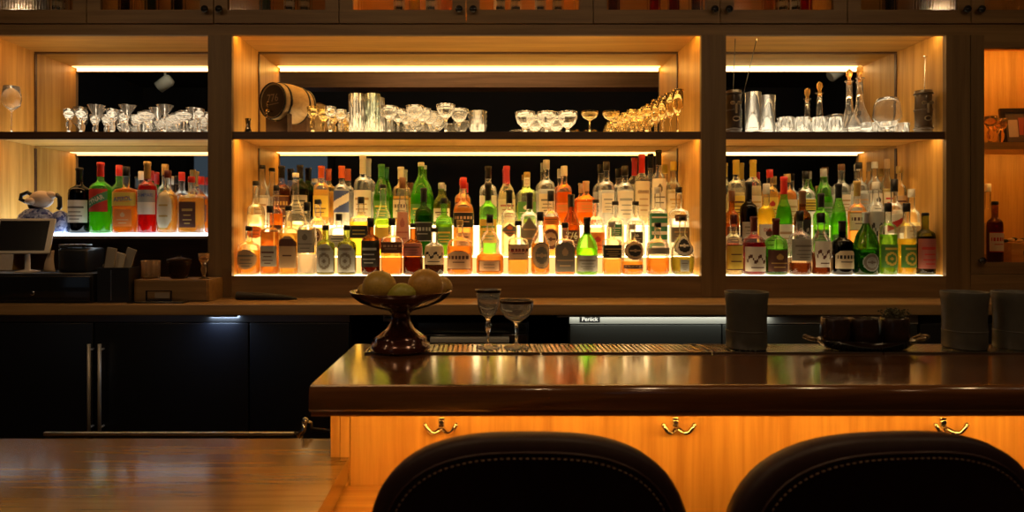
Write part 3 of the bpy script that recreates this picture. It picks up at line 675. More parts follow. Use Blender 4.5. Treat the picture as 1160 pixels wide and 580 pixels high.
ROW2_M = [
 (290,205,20,'spirit','c','pale',.55,'k',.06,[(.24,.40,'oval',.8,'orange','brown','border')],'clear bottle with orange oval label'),
 (313,210,15,'spirit','c','orange',.60,'k',.08,[(.22,.44,'rect',.9,'brown','tan','lines')],'slim amber bottle with dark label'),
 (335,196,26,'flask','c','pale',.42,'w',.05,[],'bright clear decanter with a pouring spout'),
 (360,226,19,'squat','c','gold',.5,'k',.08,[(.2,.5,'oval',.6,'brown','tan','ring')],'pale golden bottle with brown round label'),
 (384,242,20,'square','c','pale',.45,'k',.16,[(.2,.5,'rect',.8,'grey','black','lines')],'short square bottle with black stopper'),
 (409,223,24,'square','c','yellow',.58,'k',.11,[(.30,.52,'rect',.98,'black','yellow','border')],'square yellow bottle with black label'),
 (434,209,19,'slope','c','lime',.52,'k',.05,[(.10,.40,'rect',.9,'yellow','orange','split')],'yellow-green long-necked bottle'),
 (456,201,18,'cone','c','pink',.50,'n',.14,[(.14,.56,'rect',.95,'pink','rose','crest')],'tall tapering bottle with pink label'),
 (480,213,20,'bordeaux','d','dgreen',.6,'k',.20,[(.22,.50,'rect',.95,'black','silver','title')],'green bottle with black title label'),
 (503,224,19,'spirit','g','olive',.55,'k',.10,[(.2,.5,'rect',.9,'lime','yellow','lines')],'olive green bottle with green label'),
 (525,201,23,'spirit','c','amber',.62,'r',.14,[(.36,.56,'rect',.98,'black','peach','title'),(.12,.3,'rect',.6,'peach','brown','lines')],'amber bottle with red cap and black band'),
 (553,207,20,'bordeaux','g','lime',.40,'k',.24,[(.18,.50,'rect',.95,'yellow','lime','lines')],'green wine-shaped bottle with yellow label'),
 (577,215,18,'spirit','c','pale',.5,'k',.20,[(.28,.50,'diamond',.9,'pewter','orange','crest')],'pale bottle with black neck and small diamond label'),
 (600,218,21,'spirit','c','clear',.5,'k',.26,[(.10,.62,'diamond',1,'pewter','tan','border')],'bright clear bottle with large dark diamond label'),
 (624,216,18,'spirit','c','amber',.5,'k',.16,[(.48,.60,'rect',.95,'orange','brown','lines'),(.1,.42,'oval',.95,'tan','brown','ring')],'dark-capped bottle with orange band and round label'),
 (647,220,20,'slope','b','amber',.5,'k',.20,[(.10,.42,'rect',.95,'brown','tan','lines',('776','white',.06,.7,0))],'brown bottle with white numerals'),
 (675,226,20,'spirit','c','pale',.5,'k',.06,[(.05,.42,'rect',.95,'orange','red','crest')],'clear bottle with red-orange label'),
 (697,228,20,'spirit','c','cream',.55,'k',.07,[(.36,.58,'rect',.5,'green','white','lines')],'white bottle with small green label'),
 (720,228,21,'spirit','c','clear',.45,'k',.07,[(.24,.44,'rect',.5,'black','silver','crest')],'clear bottle with small square black label'),
 (745,212,20,'square','c','cream',.5,'s',.09,[(.10,.62,'rect',.95,'green','white','ladder')],'frosted bottle with tall green label'),
 (769,212,21,'square','c','clear',.55,'k',.08,[(.2,.42,'rect',.8,'pewter','tan','lines'),(.5,.6,'rect',.5,'brown','tan','title')],'clear square bottle with dark patch label'),
]
ROW3_M = [
 (297,187,18,'slope','c','clear',.5,'k',.06,[(.1,.45,'rect',.9,'white','tan','lines')],'tall clear bottle with black cap'),
 (319,188,19,'spirit','c','brown',.62,'k',.20,[(.15,.5,'rect',.9,'brown','gold','title')],'dark amber bottle with black capsule'),
 (340,187,19,'bordeaux','d','dark',.6,'k',.22,[(.2,.5,'rect',.9,'grey','black','lines')],'black-green wine bottle'),
 (364,188,18,'bordeaux','c','gold',.6,'o',.20,[(.15,.5,'rect',.95,'yellow','brown','crest')],'golden bottle with orange-red capsule'),
 (387,188,18,'spirit','c','clear',.6,'o',.20,[(.22,.58,'rect',.98,'blue','white','slash')],'clear bottle with red capsule and blue label'),
 (411,176,20,'spirit','c','clear',.5,'w',.26,[(.12,.50,'rect',.95,'white','tan','lines')],'tall clear bottle with cream foil neck'),
 (432,186,18,'champ','g','green',.5,'e',.22,[(.12,.40,'rect',.95,'lime','yellow','lines')],'slim bright green bottle'),
 (454,189,18,'spirit','c','gold',.5,'w',.20,[(.12,.45,'rect',.95,'cream','brown','title')],'golden bottle with cream capsule'),
 (477,184,24,'champ','g','green',.5,'w',.06,[(.10,.34,'rect',.95,'lime','yellow','lines')],'large sparkling-wine style green bottle'),
 (500,207,19,'slope','o','olive',.5,'s',.14,[(.10,.4,'rect',.95,'cream','olive' if 0 else 'brown','lines')],'shorter olive green bottle'),
 (524,203,18,'spirit','c','amber',.6,'r',.12,[(.2,.5,'rect',.9,'brown','tan','lines')],'amber bottle with red cap'),
 (553,188,20,'spirit','c','clear',.5,'k',.22,[(.14,.5,'rect',.95,'white','black','split')],'clear bottle with black and white neck'),
 (574,188,20,'slope','c','pale',.56,'p',.30,[(.10,.44,'rect',.95,'cream','rose','lines')],'pale bottle with rose foil neck'),
 (597,195,22,'spirit','c','lime',.4,'g',.10,[(.12,.44,'rect',.95,'lime','white','crest'),(.74,.9,'rect',1,'white','tan','lines')],'clear bottle with gold stopper and white neck'),
 (619,181,22,'spirit','c','clear',.55,'s',.14,[(.18,.48,'rect',.8,'cream','pewter','lines')],'tall clear bottle with silver stopper'),
 (639,188,19,'spirit','c','orange',.56,'w',.16,[(.22,.38,'rect',.95,'orange','gold','lines')],'amber bottle with pale stopper'),
 (664,205,22,'squat','c','orange',.58,'t',.22,[(.30,.52,'rect',.95,'orange','gold','border')],'round orange bottle with tan neck'),
 (687,183,19,'spirit','c','clear',.55,'k',.14,[(.2,.5,'rect',.6,'white','silver','lines')],'clear bottle with dark cap'),
 (708,188,19,'bordeaux','c','clear',.6,'k',.16,[(.12,.58,'rect',.95,'white','silver','lines')],'clear bottle with dark stopper and white label'),
 (727,175,18,'bordeaux','c','cream',.6,'r',.26,[(.14,.62,'rect',.95,'cream','tan','lines',('GRANDE','pewter',.06,.7,0))],'cream-labelled bottle with red capsule'),
 (746,170,20,'spirit','c','clear',.5,'k',.20,[(.22,.62,'rect',.95,'white','pewter','crest')],'tallest clear bottle with black capsule and crest'),
 (767,183,19,'spirit','c','cream',.56,'y',.14,[(.2,.5,'rect',.9,'cream','gold','lines')],'cream bottle with yellow cap'),
]
row(FRONT_M, 3.372, Z_LOW, "in middle bay's front row", 'liquor bottles in the front row of the middle bay', .050, (mx0, mx1))
row(ROW2_M, 3.492, Z_T2, "in middle bay's second row", 'liquor bottles on the middle step of the middle bay', .047, (mx0, mx1))
row(ROW3_M, 3.605, Z_T3, "in middle bay's back row", 'liquor bottles on the top step of the middle bay', .050, (mx0, mx1))
FRONT_R = [
 (831,243,19,'squat','c','pale',.40,'m',.16,[(.08,.50,'rect',.95,'yellow','brown','border')],'small bottle with red-brown stopper and olive label'),
 (854,245,24,'squat','c','crimson',.55,'m',.26,[(.06,.48,'rect',.95,'white','brown','script')],'crimson bottle with dark red neck and white label'),
 (879,247,24,'squat','g','dgreen',.45,'m',.30,[(.06,.44,'rect',.85,'brown','gold','crest')],'rounded green bottle with dark red capsule'),
 (906,239,24,'squat','c','brown',.18,'k',.16,[(.22,.56,'rect',.98,'grey','pewter','lines')],'clear bottle with broad grey label'),
 (930,241,24,'skull','c','brown',.36,'k',.16,[(.12,.54,'rect',.9,'white','brown','script')],'bulbous purplish bottle with ornate white label'),
 (954,250,23,'squat','k','dark',.5,'k',.20,[(.10,.46,'arch',.85,'cream','black','title')],'black bottle with cream arched label'),
 (981,240,30,'champ','d','dgreen',.4,'s',.18,[(.06,.34,'oval',.62,'silver','pewter','ring')],'wide dark green bottle with round silver label'),
 (1006,230,20,'bordeaux','c','green',.56,'k',.12,[(.10,.42,'rect',.9,'lime','yellow','emblem')],'clear bottle of green liqueur with green label'),
 (1027,230,21,'bordeaux','c','yellow',.50,'k',.12,[(.10,.42,'rect',.9,'lime','yellow','emblem')],'clear bottle of yellow liqueur with green label'),
 (1048,241,22,'bordeaux','o','dark',.62,'k',.05,[(.10,.58,'rect',1,'rose','red','lines')],'olive-necked bottle with faded red label'),
]
ROW2_R = [
 (829,216,16,'spirit','b','amber',.5,'n',.16,[(.2,.45,'rect',.9,'brown','gold','lines')],'narrow amber bottle'),
 (848,206,20,'bordeaux','k','dark',.6,'k',.24,[(.24,.46,'rect',.95,'grey','pewter','lines')],'black wine bottle with grey label'),
 (868,208,20,'spirit','c','yellow',.66,'w',.14,[(.08,.44,'rect',.95,'white','brown','crest',('DURA','red',.05,.78,0))],'yellow bottle with red lettered white label'),
 (888,200,18,'slope','g','green',.62,'r',.22,[(.06,.40,'rect',.95,'white','tan','lines')],'green bottle with red capsule'),
 (909,216,18,'spirit','b','brown',.58,'n',.20,[(.16,.56,'rect',.98,'black','grey','script')],'dark bottle with black ornate label'),
 (930,219,17,'bordeaux','g','lime',.5,'k',.22,[(.2,.42,'rect',.95,'lime','black','lines')],'slim green bottle with black neck'),
 (950,208,18,'champ','g','green',.6,'k',.20,[(.1,.3,'rect',.9,'lime','white','lines')],'bright green bottle with black neck'),
 (971,205,20,'spirit','c','amber',.6,'g',.20,[(.34,.58,'rect',.95,'cream','brown','title')],'amber bottle with gold neck and cream label'),
 (992,206,18,'bordeaux','c','clear',.3,'w',.10,[(.12,.60,'rect',.95,'silver','black','script')],'clear bottle with black script label'),
 (1013,203,20,'spirit','c','clear',.6,'k',.16,[(.3,.55,'slash' if 0 else 'rect',.9,'white','red','slash')],'clear bottle with red slashed label'),
 (1035,214,18,'spirit','c','pale',.5,'w',.12,[(.2,.45,'rect',.9,'cream','tan','lines')],'pale bottle with cream label'),
]
ROW3_R = [
 (838,181,19,'spirit','c','pale',.5,'y',.22,[(.15,.45,'rect',.9,'yellow','brown','lines')],'clear bottle with long yellow capsule'),
 (859,181,18,'bordeaux','c','cream',.6,'y',.26,[(.15,.45,'rect',.9,'cream','gold','lines')],'cream bottle with yellow printed capsule'),
 (880,192,18,'spirit','c','gold',.6,'r',.14,[(.15,.5,'rect',.9,'yellow','red','crest')],'golden bottle with red cap'),
 (903,197,20,'spirit','c','amber',.66,'g',.16,[(.06,.50,'rect',.95,'cream','tan','lines')],'gold-topped bottle with long cream label'),
 (927,194,20,'squat','c','clear',.5,'k',.14,[(.26,.48,'rect',.98,'yellow','black','ladder')],'clear bottle with yellow and black label'),
 (948,191,19,'champ','g','green',.5,'s',.14,[(.12,.4,'rect',.9,'lime','silver','lines')],'green bottle with silver cap'),
 (968,186,19,'spirit','c','clear',.5,'n',.10,[(.2,.5,'rect',.9,'white','tan','lines')],'tall clear bottle with brown cap'),
 (988,184,19,'spirit','c','clear',.55,'k',.10,[(.2,.5,'rect',.9,'silver','tan','lines')],'clear bottle with black cap'),
 (1008,183,19,'bordeaux','c','clear',.55,'w',.10,[(.2,.5,'rect',.9,'white','black','crest')],'clear bottle with white cap'),
 (1028,180,18,'bordeaux','c','pale',.55,'t',.14,[(.2,.5,'rect',.9,'cream','red','lines')],'pale bottle with tan cork stopper'),
 (1049,188,18,'spirit','c','gold',.5,'g',.12,[(.2,.5,'rect',.9,'tan','brown','lines')],'golden bottle by the side panel'),
]
row(FRONT_R, 3.372, Z_LOW, "in right bay's front row", 'liquor bottles in the front row of the right bay', .050, (rx0, rx1))
row(ROW2_R, 3.492, Z_T2, "in right bay's second row", 'liquor bottles on the middle step of the right bay', .047, (rx0, rx1))
row(ROW3_R, 3.605, Z_T3, "in right bay's back row", 'liquor bottles on the top step of the right bay', .050, (rx0, rx1))
# left bay: aperitif bottles on the lit glass shelf
LEFT = [
 (90,190,23,'bordeaux','k','dark',.6,'k',.20,[(.16,.50,'rect',1,'white','pewter','lines')],'black wine bottle with white label'),
 (114,184,23,'bordeaux','g','green',.62,'r',.20,[(.30,.62,'rect',.9,'red','green','slash',('CYNAR','white',.085,.5,.45))],'green bottle with red slanted label'),
 (143,189,26,'square','c','orange',.66,'k',.14,[(.40,.62,'rect',.98,'yellow','orange','border',('APEROL','blue',.085,.5,.1)),(.1,.36,'rect',.6,'orange','peach','crest')],'bright orange bottle with yellow label'),
 (167,183,21,'bordeaux','c','red',.66,'g',.24,[(.26,.60,'rect',.95,'silver','white','split',('CAMPARI','blue',.08,.78,0))],'bright red bottle with pale label'),
 (190,193,21,'squat','c','amber',.6,'m',.12,[(.06,.68,'oval',.75,'cream','gold','border')],'amber bottle with tall cream oval label'),
 (217,200,25,'square','c','honey',.62,'r',.10,[(.10,.55,'rect',.6,'brown','gold','lines')],'square-shouldered amber bottle with dark label'),
]
LEFT_B = [
 (135,187,17,'bordeaux','g','dgreen',.6,'r',.16,[],'green bottle with red cap'),
 (160,194,14,'spirit','c','orange',.6,'w',.14,[],'slim orange bottle'),
 (187,186,17,'spirit','c','pale',.5,'g',.16,[],'clear bottle with gold cap'),
 (206,195,17,'spirit','c','clear',.6,'r',.14,[(.2,.5,'rect',.9,'white','tan','lines')],'clear bottle with red cap'),
 (228,200,16,'spirit','c','orange',.6,'r',.14,[(.2,.5,'rect',.9,'brown','tan','lines')],'orange bottle with red cap'),
]
row(LEFT, 3.40, Z_GS, "from left on the glass shelf's front", 'aperitif bottles along the lit glass shelf', .05)
row(LEFT_B, 3.52, Z_GS, "behind, at the glass shelf's back", 'bottles behind the aperitifs on the glass shelf', .05)
# bottles behind ribbed glass in the wall cabinets
UPR = [(452,'gold','y'),(470,'yellow','y'),(488,'gold','g'),(506,'amber','k'),(566,'cream','k'),(584,'pale','k'),(612,'cream','k'),(632,'clear','k'),(696,'brown','k'),(742,'red','r'),(764,'crimson','r'),(790,'brown','k'),(872,'amber','k'),(886,'pink','r'),(900,'pale','w'),(914,'red','k'),(328,'gold','g'),(300,'dgreen','k'),(345,'pale','w'),(140,'dark','k'),(170,'dgreen','k'),(200,'dark','k'),(46,'brown','k'),(66,'gold','k'),(1010,'dark','k'),(1050,'brown','k')]
for i, (px, lq, cp) in enumerate(sorted(UPR)):
    lab = [(.02,.5,'rect',.9,'cream' if i % 2 else 'white','black','ladder')] if lq in ('cream','clear','pale','gold','pink') else []
    r = bottle('bottle', px, -60, 12.5, 'bordeaux', 'c', lq, .6, cp, .15, lab, 3.44, zu0+.0205)
    ln = {'dgreen': 'dark green', 'crimson': 'crimson', 'pale': 'pale', 'dark': 'dark'}.get(lq, lq)
    tag(r, f"{ln} bottle behind ribbed cabinet glass, {ORD[i] if i < 22 else ('twenty-third','twenty-fourth','twenty-fifth','twenty-sixth')[i-22]} from the left", 'bottle', 'bottles inside the wall cabinets')

# ------------------------------------------------------------------ glassware
GP_ = {   # outer then inner radii in metres (r, z), open bowls
 'martini': [(.033,0),(.033,.002),(.006,.005),(.004,.02),(.004,.085),(.006,.09),(.045,.15),(.0435,.15),(.004,.094)],
 'coupe':   [(.030,0),(.030,.002),(.006,.006),(.004,.02),(.004,.062),(.010,.068),(.032,.080),(.043,.098),(.044,.112),(.0425,.112),(.041,.099),(.030,.083),(.006,.072)],
 'footed':  [(.024,0),(.024,.004),(.009,.010),(.008,.022),(.016,.030),(.036,.050),(.046,.078),(.047,.106),(.0455,.106),(.0445,.080),(.034,.054),(.010,.036)],
 'cordial': [(.024,0),(.024,.003),(.009,.008),(.007,.02),(.013,.035),(.014,.055),(.008,.068),(.015,.080),(.026,.10),(.028,.13),(.0265,.13),(.024,.102),(.008,.086)],
 'wine':    [(.034,0),(.034,.002),(.005,.006),(.0035,.02),(.0035,.10),(.010,.108),(.034,.130),(.040,.16),(.033,.215),(.032,.215),(.0385,.16),(.032,.133),(.006,.113)],
 'tumbler': [(.034,0),(.038,.004),(.041,.085),(.0395,.085),(.036,.014),(.004,.014)],
 'highball':[(.031,0),(.034,.004),(.036,.185),(.0345,.185),(.032,.014),(.004,.014)],
 'flute':   [(.028,0),(.028,.002),(.005,.006),(.0035,.015),(.0035,.075),(.012,.085),(.023,.115),(.026,.19),(.0248,.19),(.021,.118),(.006,.09)],
 'sundae':  [(.032,0),(.032,.003),(.008,.008),(.006,.02),(.006,.065),(.014,.078),(.034,.098),(.044,.122),(.047,.148),(.0455,.148),(.0425,.123),(.032,.101),(.008,.083)],
 'shot':    [(.030,0),(.032,.003),(.050,.045),(.0485,.045),(.034,.010),(.003,.010)],
 'snifter': [(.032,0),(.032,.002),(.006,.008),(.006,.02),(.030,.035),(.052,.07),(.046,.12),(.036,.145),(.0347,.145),(.0445,.12),(.050,.072),(.028,.038),(.006,.026)],
}
CLR = crystal((1,1,1), .02); GLDC = crystal((1,.92,.72), .02); GRNC = crystal((.965,.995,.975), .02)
PROTO = {}
def glass(kind, name, px, Y, Zb, label, group, sc_=1.0, mat=CLR, flute=0, cat='glass', gold=False):
    key = (kind, mat.name, flute, gold)
    if key not in PROTO:
        pr = GP_[kind]; b = MB(); b.lathe(pr, 24 if not flute else 5*flute, flute=flute)
        o = b.build(name, [mat]); PROTO[key] = o
        if gold:
            rr, zz = max(pr, key=lambda q: q[1]); MB().lathe([(rr+.0004, zz-.008), (rr+.0006, zz-.0005)], 20, cap0=False, cap1=False).build('gilt_rim', brass, o)
        first = o
    else: first = None
    if first: o = first
    else:
        o = PROTO[key].copy(); COL.objects.link(o)
        for ch in PROTO[key].children:
            c = ch.copy(); COL.objects.link(c); c.parent = o
    o.location = (X(px, Y), Y, Zb); o.scale = (sc_, sc_, sc_); o.rotation_euler = (0, 0, random.uniform(0, 6))
    return tag(o, label, cat, group)
YG = [3.372, 3.455, 3.538, 3.62]
gz = Z_SH
# left bay
glass('wine', 'wine_glass', 13, 3.40, gz, 'tall wine glass standing alone at far left of top shelf', None, 1.1)
n_l = 0
ks = ['cordial','cordial','martini','cordial','cordial','martini','cordial','cordial','coupe','coupe','martini','coupe','martini','martini']
NM = {'cordial': 'cordial_glass', 'martini': 'martini_glass', 'coupe': 'coupe_glass'}
LB = {'cordial': 'short-stemmed cordial glass crowded on the left bay top shelf', 'martini': 'flared martini glass among the glasses on the left bay top shelf', 'coupe': 'low coupe glass among the glasses on the left bay top shelf'}
xs = [80, 97, 115+2, 136, 150+1, 170, 187+2, 204, 226]
for ri, Y in enumerate(YG[:4]):
    kk = ['cordial','cordial','martini','cordial','martini','coupe','martini','coupe','cordial'] if ri % 2 == 0 else ['cordial','martini','cordial','cordial','coupe','martini','coupe','martini','cordial']
    prev = None
    x = X(78, 3.372)+ri*.018
    for k_ in kk:
        rw = {'cordial': .029, 'martini': .046, 'coupe': .045}[k_]
        if prev is not None: x += prev+rw+.001
        prev = rw
        if x+rw > lx1-.005: break
        s_ = .92
        glass(k_, NM[k_], 545+x*F/Y, Y, gz, LB[k_], f'{NM[k_].replace("_"," ")}es on the left bay top shelf', s_); n_l += 1
glass('tumbler', 'tumbler', 203, 3.66-.02, gz+.0, 'small tumbler seen above the back of the left bay glasses', None, 1.0) if 0 else None
# middle bay ranks (px at the front, kind, diagonal step in metres, count)
def rank(px, kind, name, step, n_, label, group, s_=1.0, mat=CLR, flute=0, Ys=None, gold=False):
    x = X(px, 3.36); Ys = Ys or [3.362+i*(.285/(n_-1)) for i in range(n_)]
    for i in range(n_): glass(kind, name, 545+(x+step*i)*F/Ys[i], Ys[i], gz, label, group, s_, mat, flute, gold=gold)
D4 = [3.365, 3.452, 3.539, 3.626]
rank(354, 'cordial', 'cordial_glass', .032, 4, 'cut cordial glass in the rank beside the small barrel', 'cordial glasses beside the barrel', 1.0, GLDC, 8, D4)
rank(374, 'cordial', 'cordial_glass', .034, 4, 'cordial glass in the diagonal rank left of the tall cylinders', 'cordial glasses left of the tall glasses', 1.0, CLR, 8, D4)
for i, (px, Y) in enumerate(((404, 3.37), (422, 3.37), (409, 3.47), (427, 3.47))):
    glass('highball', 'highball_glass', px, Y, gz, 'tall straight highball glass, '+('greenish one at right front' if i == 1 else 'clear one in the tall group of the middle bay'), None if i == 1 else 'tall highballs in the middle bay', 1.04, GRNC if i == 1 else CLR, 12)
rank(441, 'sundae', 'coupe_glass', .032, 4, 'wide-bowled coupe in the first diagonal rank of the middle bay', 'first rank of wide coupes', .89, CLR, 10, D4)
rank(470, 'sundae', 'coupe_glass', .030, 4, 'wide-bowled coupe in the second diagonal rank of the middle bay', 'second rank of wide coupes', .91, CLR, 10, D4)
for px, Y in ((505, 3.37), (520, 3.50)): glass('sundae', 'sundae_glass', px, Y, gz, 'fluted sundae glass, '+('front' if Y < 3.4 else 'rear')+' one left of the stacked tumblers', None, .96, CLR, 12)
for i in range(4): glass('shot', 'stacked_tumbler', 541, 3.40, gz+i*.0225, 'small glass tumbler, '+('lowest','second','third','topmost')[i]+' of the nested stack in the middle bay', 'nested stack of tumblers', 1.0, CLR, 0)
for px in (595, 619): glass('footed', 'coupe_glass', px, 3.37, gz, 'low footed clear coupe, '+('leftmost' if px == 595 else 'second')+' in the spaced row', None, 1.0, CLR, 10)
glass('footed', 'coupe_glass', 643, 3.37, gz, 'low footed clear coupe, third in the spaced row', None, 1.0, CLR, 10)
for px in (606, 630): glass('footed', 'coupe_glass', px, 3.49, gz, 'low footed coupe standing behind '+('the leftmost pair' if px == 606 else 'the second and third')+' of the spaced row', None, 1.0, CLR, 10)
for px in (668, 692): glass('coupe', 'coupe_glass', px, 3.37, gz, 'thin-stemmed gilt-rimmed coupe, '+('left' if px == 668 else 'right')+' of the gold pair', None, .96, GLDC, 0, gold=True)
rank(716, 'cordial', 'cordial_glass', -.010, 4, 'small gilt cordial glass in the shortest rank at right', 'shortest gilt glasses at right', .88, GLDC, 8, D4)
rank(733, 'cordial', 'cordial_glass', -.010, 4, 'gilt cordial glass in the second rank at right', 'second gilt rank at right', 1.0, GLDC, 8, D4)
rank(750, 'flute', 'flute_glass', -.012, 4, 'gilt flute glass in the tall rank at right', 'gilt flute glasses at right', .86, GLDC, 0, D4, gold=True)
rank(768, 'flute', 'flute_glass', -.012, 4, 'tallest gilt flute glass against the side panel of the middle bay', 'tallest flutes at right', 1.12, GLDC, 0, D4, gold=True)
# right bay
for i, (px, Y) in enumerate(((853, 3.37), (869, 3.45), (858, 3.535))): glass('highball', 'highball_glass', px, Y, gz, ('front','second','rear')[i]+' tall clear highball beside the dark tiki mug', None, 1.08)
for ri, Y in enumerate((3.372, 3.462, 3.552)):
    for j in range(9):
        x = X(890, 3.37)+j*.0815+ri*.012
        if x > rx1-.05: continue
        if any(math.hypot(x-X(a, b), Y-b) < c+.044 for a, b, c in ((962, 3.535, .060), (974, 3.425, .060), (1005, 3.44, .068), (1046, 3.38, .043), (869, 3.45, .044), (853, 3.37, .044), (858, 3.535, .044))): continue
        glass('tumbler', 'rocks_glass', 545+x*F/Y, Y, gz, 'low clear rocks glass in the long rows on the right bay top shelf', 'rocks glasses on the right bay top shelf', .92, CLR, 10)
# decanters with stoppers
def decanter(px, top, Y, label):
    t = thing('decanter', label, 'decanter', (X(px, Y), Y, gz)); H = Z(top, Y)-gz
    pr = [(.054,0),(.058,.004),(.057,.045),(.047,.08),(.028,.12),(.018,.155),(.014,H-.07),(.022,H-.066),(.022,H-.063),(.012,H-.063),(.012,H-.072),(.0155,.155),(.025,.12),(.044,.08),(.054,.045),(.053,.012),(.004,.008)]
    MB().lathe(pr, 24).build('glass_body', CLR, t)
    MB().lathe([(.010,H-.074),(.0105,H-.058),(.007,H-.052),(.016,H-.030),(.014,H-.010),(.003,H)], 12).build('stopper', crystal((1,.75,.35), .25), t)
    return t
decanter(962, 78, 3.535, 'crystal decanter with amber stopper, shorter left one of two')
decanter(970+8, 73, 3.462, 'crystal decanter with amber stopper, taller right one of two') if 0 else decanter(974, 74, 3.415, 'crystal decanter with amber stopper, taller right one of two')
# tiki mugs
def tiki(px, w_, top, Y, label, mat):
    t = thing('tiki_mug', label, 'mug', (X(px, Y), Y, gz)); H = Z(top, Y)-gz; r = w_/2*Y/F
    MB().lathe([(r*.9,0),(r,.006),(r*.95,H*.3),(r,H*.5),(r*.94,H*.8),(r,H),(r-.004,H),(r*.85,H*.8),(r*.85,.01),(.002,.01)], 24).build('body', mat, t)
    b = MB()
    for zz, rr in ((H*.93, .004), (H*.55, .003), (H*.12, .004)):
        b.tube([((r+.001)*math.cos(a), (r+.001)*math.sin(a), zz) for a in [2*PI*k/20 for k in range(20)]], rr, 8, closed=True)
    b.build('carved_bands', mat, t)
    f_ = MB()
    for s in (-1, 1):
        c = Vector((s*r*.42, -r*.88, H*.70)); f_.tube([c+Vector((.010*math.cos(a), 0, .007*math.sin(a))) for a in [2*PI*k/14 for k in range(14)]], .0028, 8, closed=True)
        f_.ball(c, .0045, sub=2)
    f_.box(-.005, .005, -r*1.12, -r*.9, H*.46, H*.68, bev=.002)
    f_.tube([(.016*math.cos(a), -r*.98, H*.34+.011*math.sin(a)) for a in [2*PI*k/14 for k in range(14)]], .003, 8, closed=True)
    f_.build('carved_face', solid((.30,.22,.12), .4), t)
    return t, r, H
t, r, H = tiki(831, 17, 103, 3.40, 'dark tiki mug holding swizzle sticks at left of right bay', solid((.05,.03,.02), .3, coat=.4))
for i, (dx, px, py) in enumerate(((-.004, 833, 42), (.010, 857, 45))):
    x0 = X(831, 3.40); e = (X(px, 3.43), 3.43, Z(py, 3.43)); s0 = (x0+dx, 3.40, gz+.014)
    st = MB().tube([s0, ((s0[0]+e[0])/2-.002, 3.42, (s0[2]+e[2])/2), e], .0018, 8).build('swizzle_stick', dark_steel)
    MB().ball(e, .0055, sub=2, sc3=(.8,.8,1.3)).build('tip', solid((.7,.55,.3), .3), st)
    tag(st, ('upright' if i == 0 else 'slanting')+' swizzle stick standing in the left tiki mug', 'stick')
t, r, H = tiki(1046, 18, 103, 3.38, 'brown tiki mug with carved face at right end of shelf', solid((.10,.06,.03), .35, coat=.3))
x0 = X(1046, 3.38); st = MB().tube([(x0+.002, 3.38, gz+.014), (x0+.012, 3.385, Z(64, 3.385))], .002, 8).build('swizzle_stick', chrome)
MB().tube([(x0+.002, 3.385, Z(64, 3.385)), (x0+.022, 3.385, Z(64, 3.385))], .0025, 8).build('tip', chrome, st)
tag(st, 'pale swizzle stick with crossbar in the right tiki mug', 'stick')
glass('snifter', 'snifter', 1005, 3.44, gz, 'brandy snifter right of the decanters', None, 1.28)
# tall thin flute between
glass('flute', 'flute_glass', 992, 3.50, gz, 'tall flute rising behind the snifter', None, 1.4) if 0 else None

# ------------------------------------------------------------------ small oak barrel
Yb_ = 3.40; R = 21.5*3.34/F
t = thing('barrel', 'small oak cask lying on a dark cradle, end facing out', 'barrel', (X(318, Yb_), Yb_, gz)); rz = math.radians(-30)
L = .20; zc_ = Z(114, 3.34)-gz
M = Matrix.Translation((0, -.02, zc_)) @ Matrix.Rotation(rz, 4, 'Z') @ Matrix.Rotation(-PI/2, 4, 'X')       # local +z runs to the back
bar = [(R*.88, -.045)]+[(R*(.93+.12*math.sin(PI*k/12)), -.045+L*k/12) for k in range(13)]
MB().lathe([(R*.84, -.040), (R*.87, -.046)]+bar+[(R*.84, L-.045)], 30, mat=M).build('staves', wood((.62,.42,.2), (.42,.26,.11), 'y', .45), t)
MB().lathe([(R*.84, -.043), (R*.84, -.040)], 30, mat=M).build('head', solid((.05,.03,.018), .4), t)
b = MB()
for k in (.0, 2.2, 9.6, 12):
    zz = -.045+L*k/12; rr = R*(.93+.12*math.sin(PI*k/12))
    b.lathe([(rr+.0005, zz-.006), (rr+.0025, zz-.006), (rr+.0025, zz+.006), (rr+.0005, zz+.006)], 30, mat=M, cap0=False, cap1=False)
b.build('hoops', solid((.03,.025,.02), .3, .8), t)
v, fc = text_polys('776', .052); b = MB(); b.v = [tuple(M @ Vector((a, -(c)-.012, -.0445))) for a, c in v]
for f_ in fc: b.face(f_)
q = len(b.v); b.v += [tuple(M @ Vector((a, c, -.0445))) for a, c in ((-.045,.018),(.04,.012),(.04,.016),(-.045,.022))]; b.face((q, q+1, q+2, q+3))
b.build('lettering', solid((.28,.2,.12), .5), t)
sp = MB().tube([M @ Vector((-.004, .05, -.043)), M @ Vector((-.006, .052, -.08))], .006, 12).tube([M @ Vector((-.006, .052, -.076)), M @ Vector((-.006, .085, -.078))], .005, 12)
sp.tube([M @ Vector((-.006, .052, -.07)), M @ Vector((-.002, .022, -.072))], .004, 10).ball(M @ Vector((-.002, .018, -.072)), .007, sub=2); sp.build('tap', brass, t)
cr_ = MB()
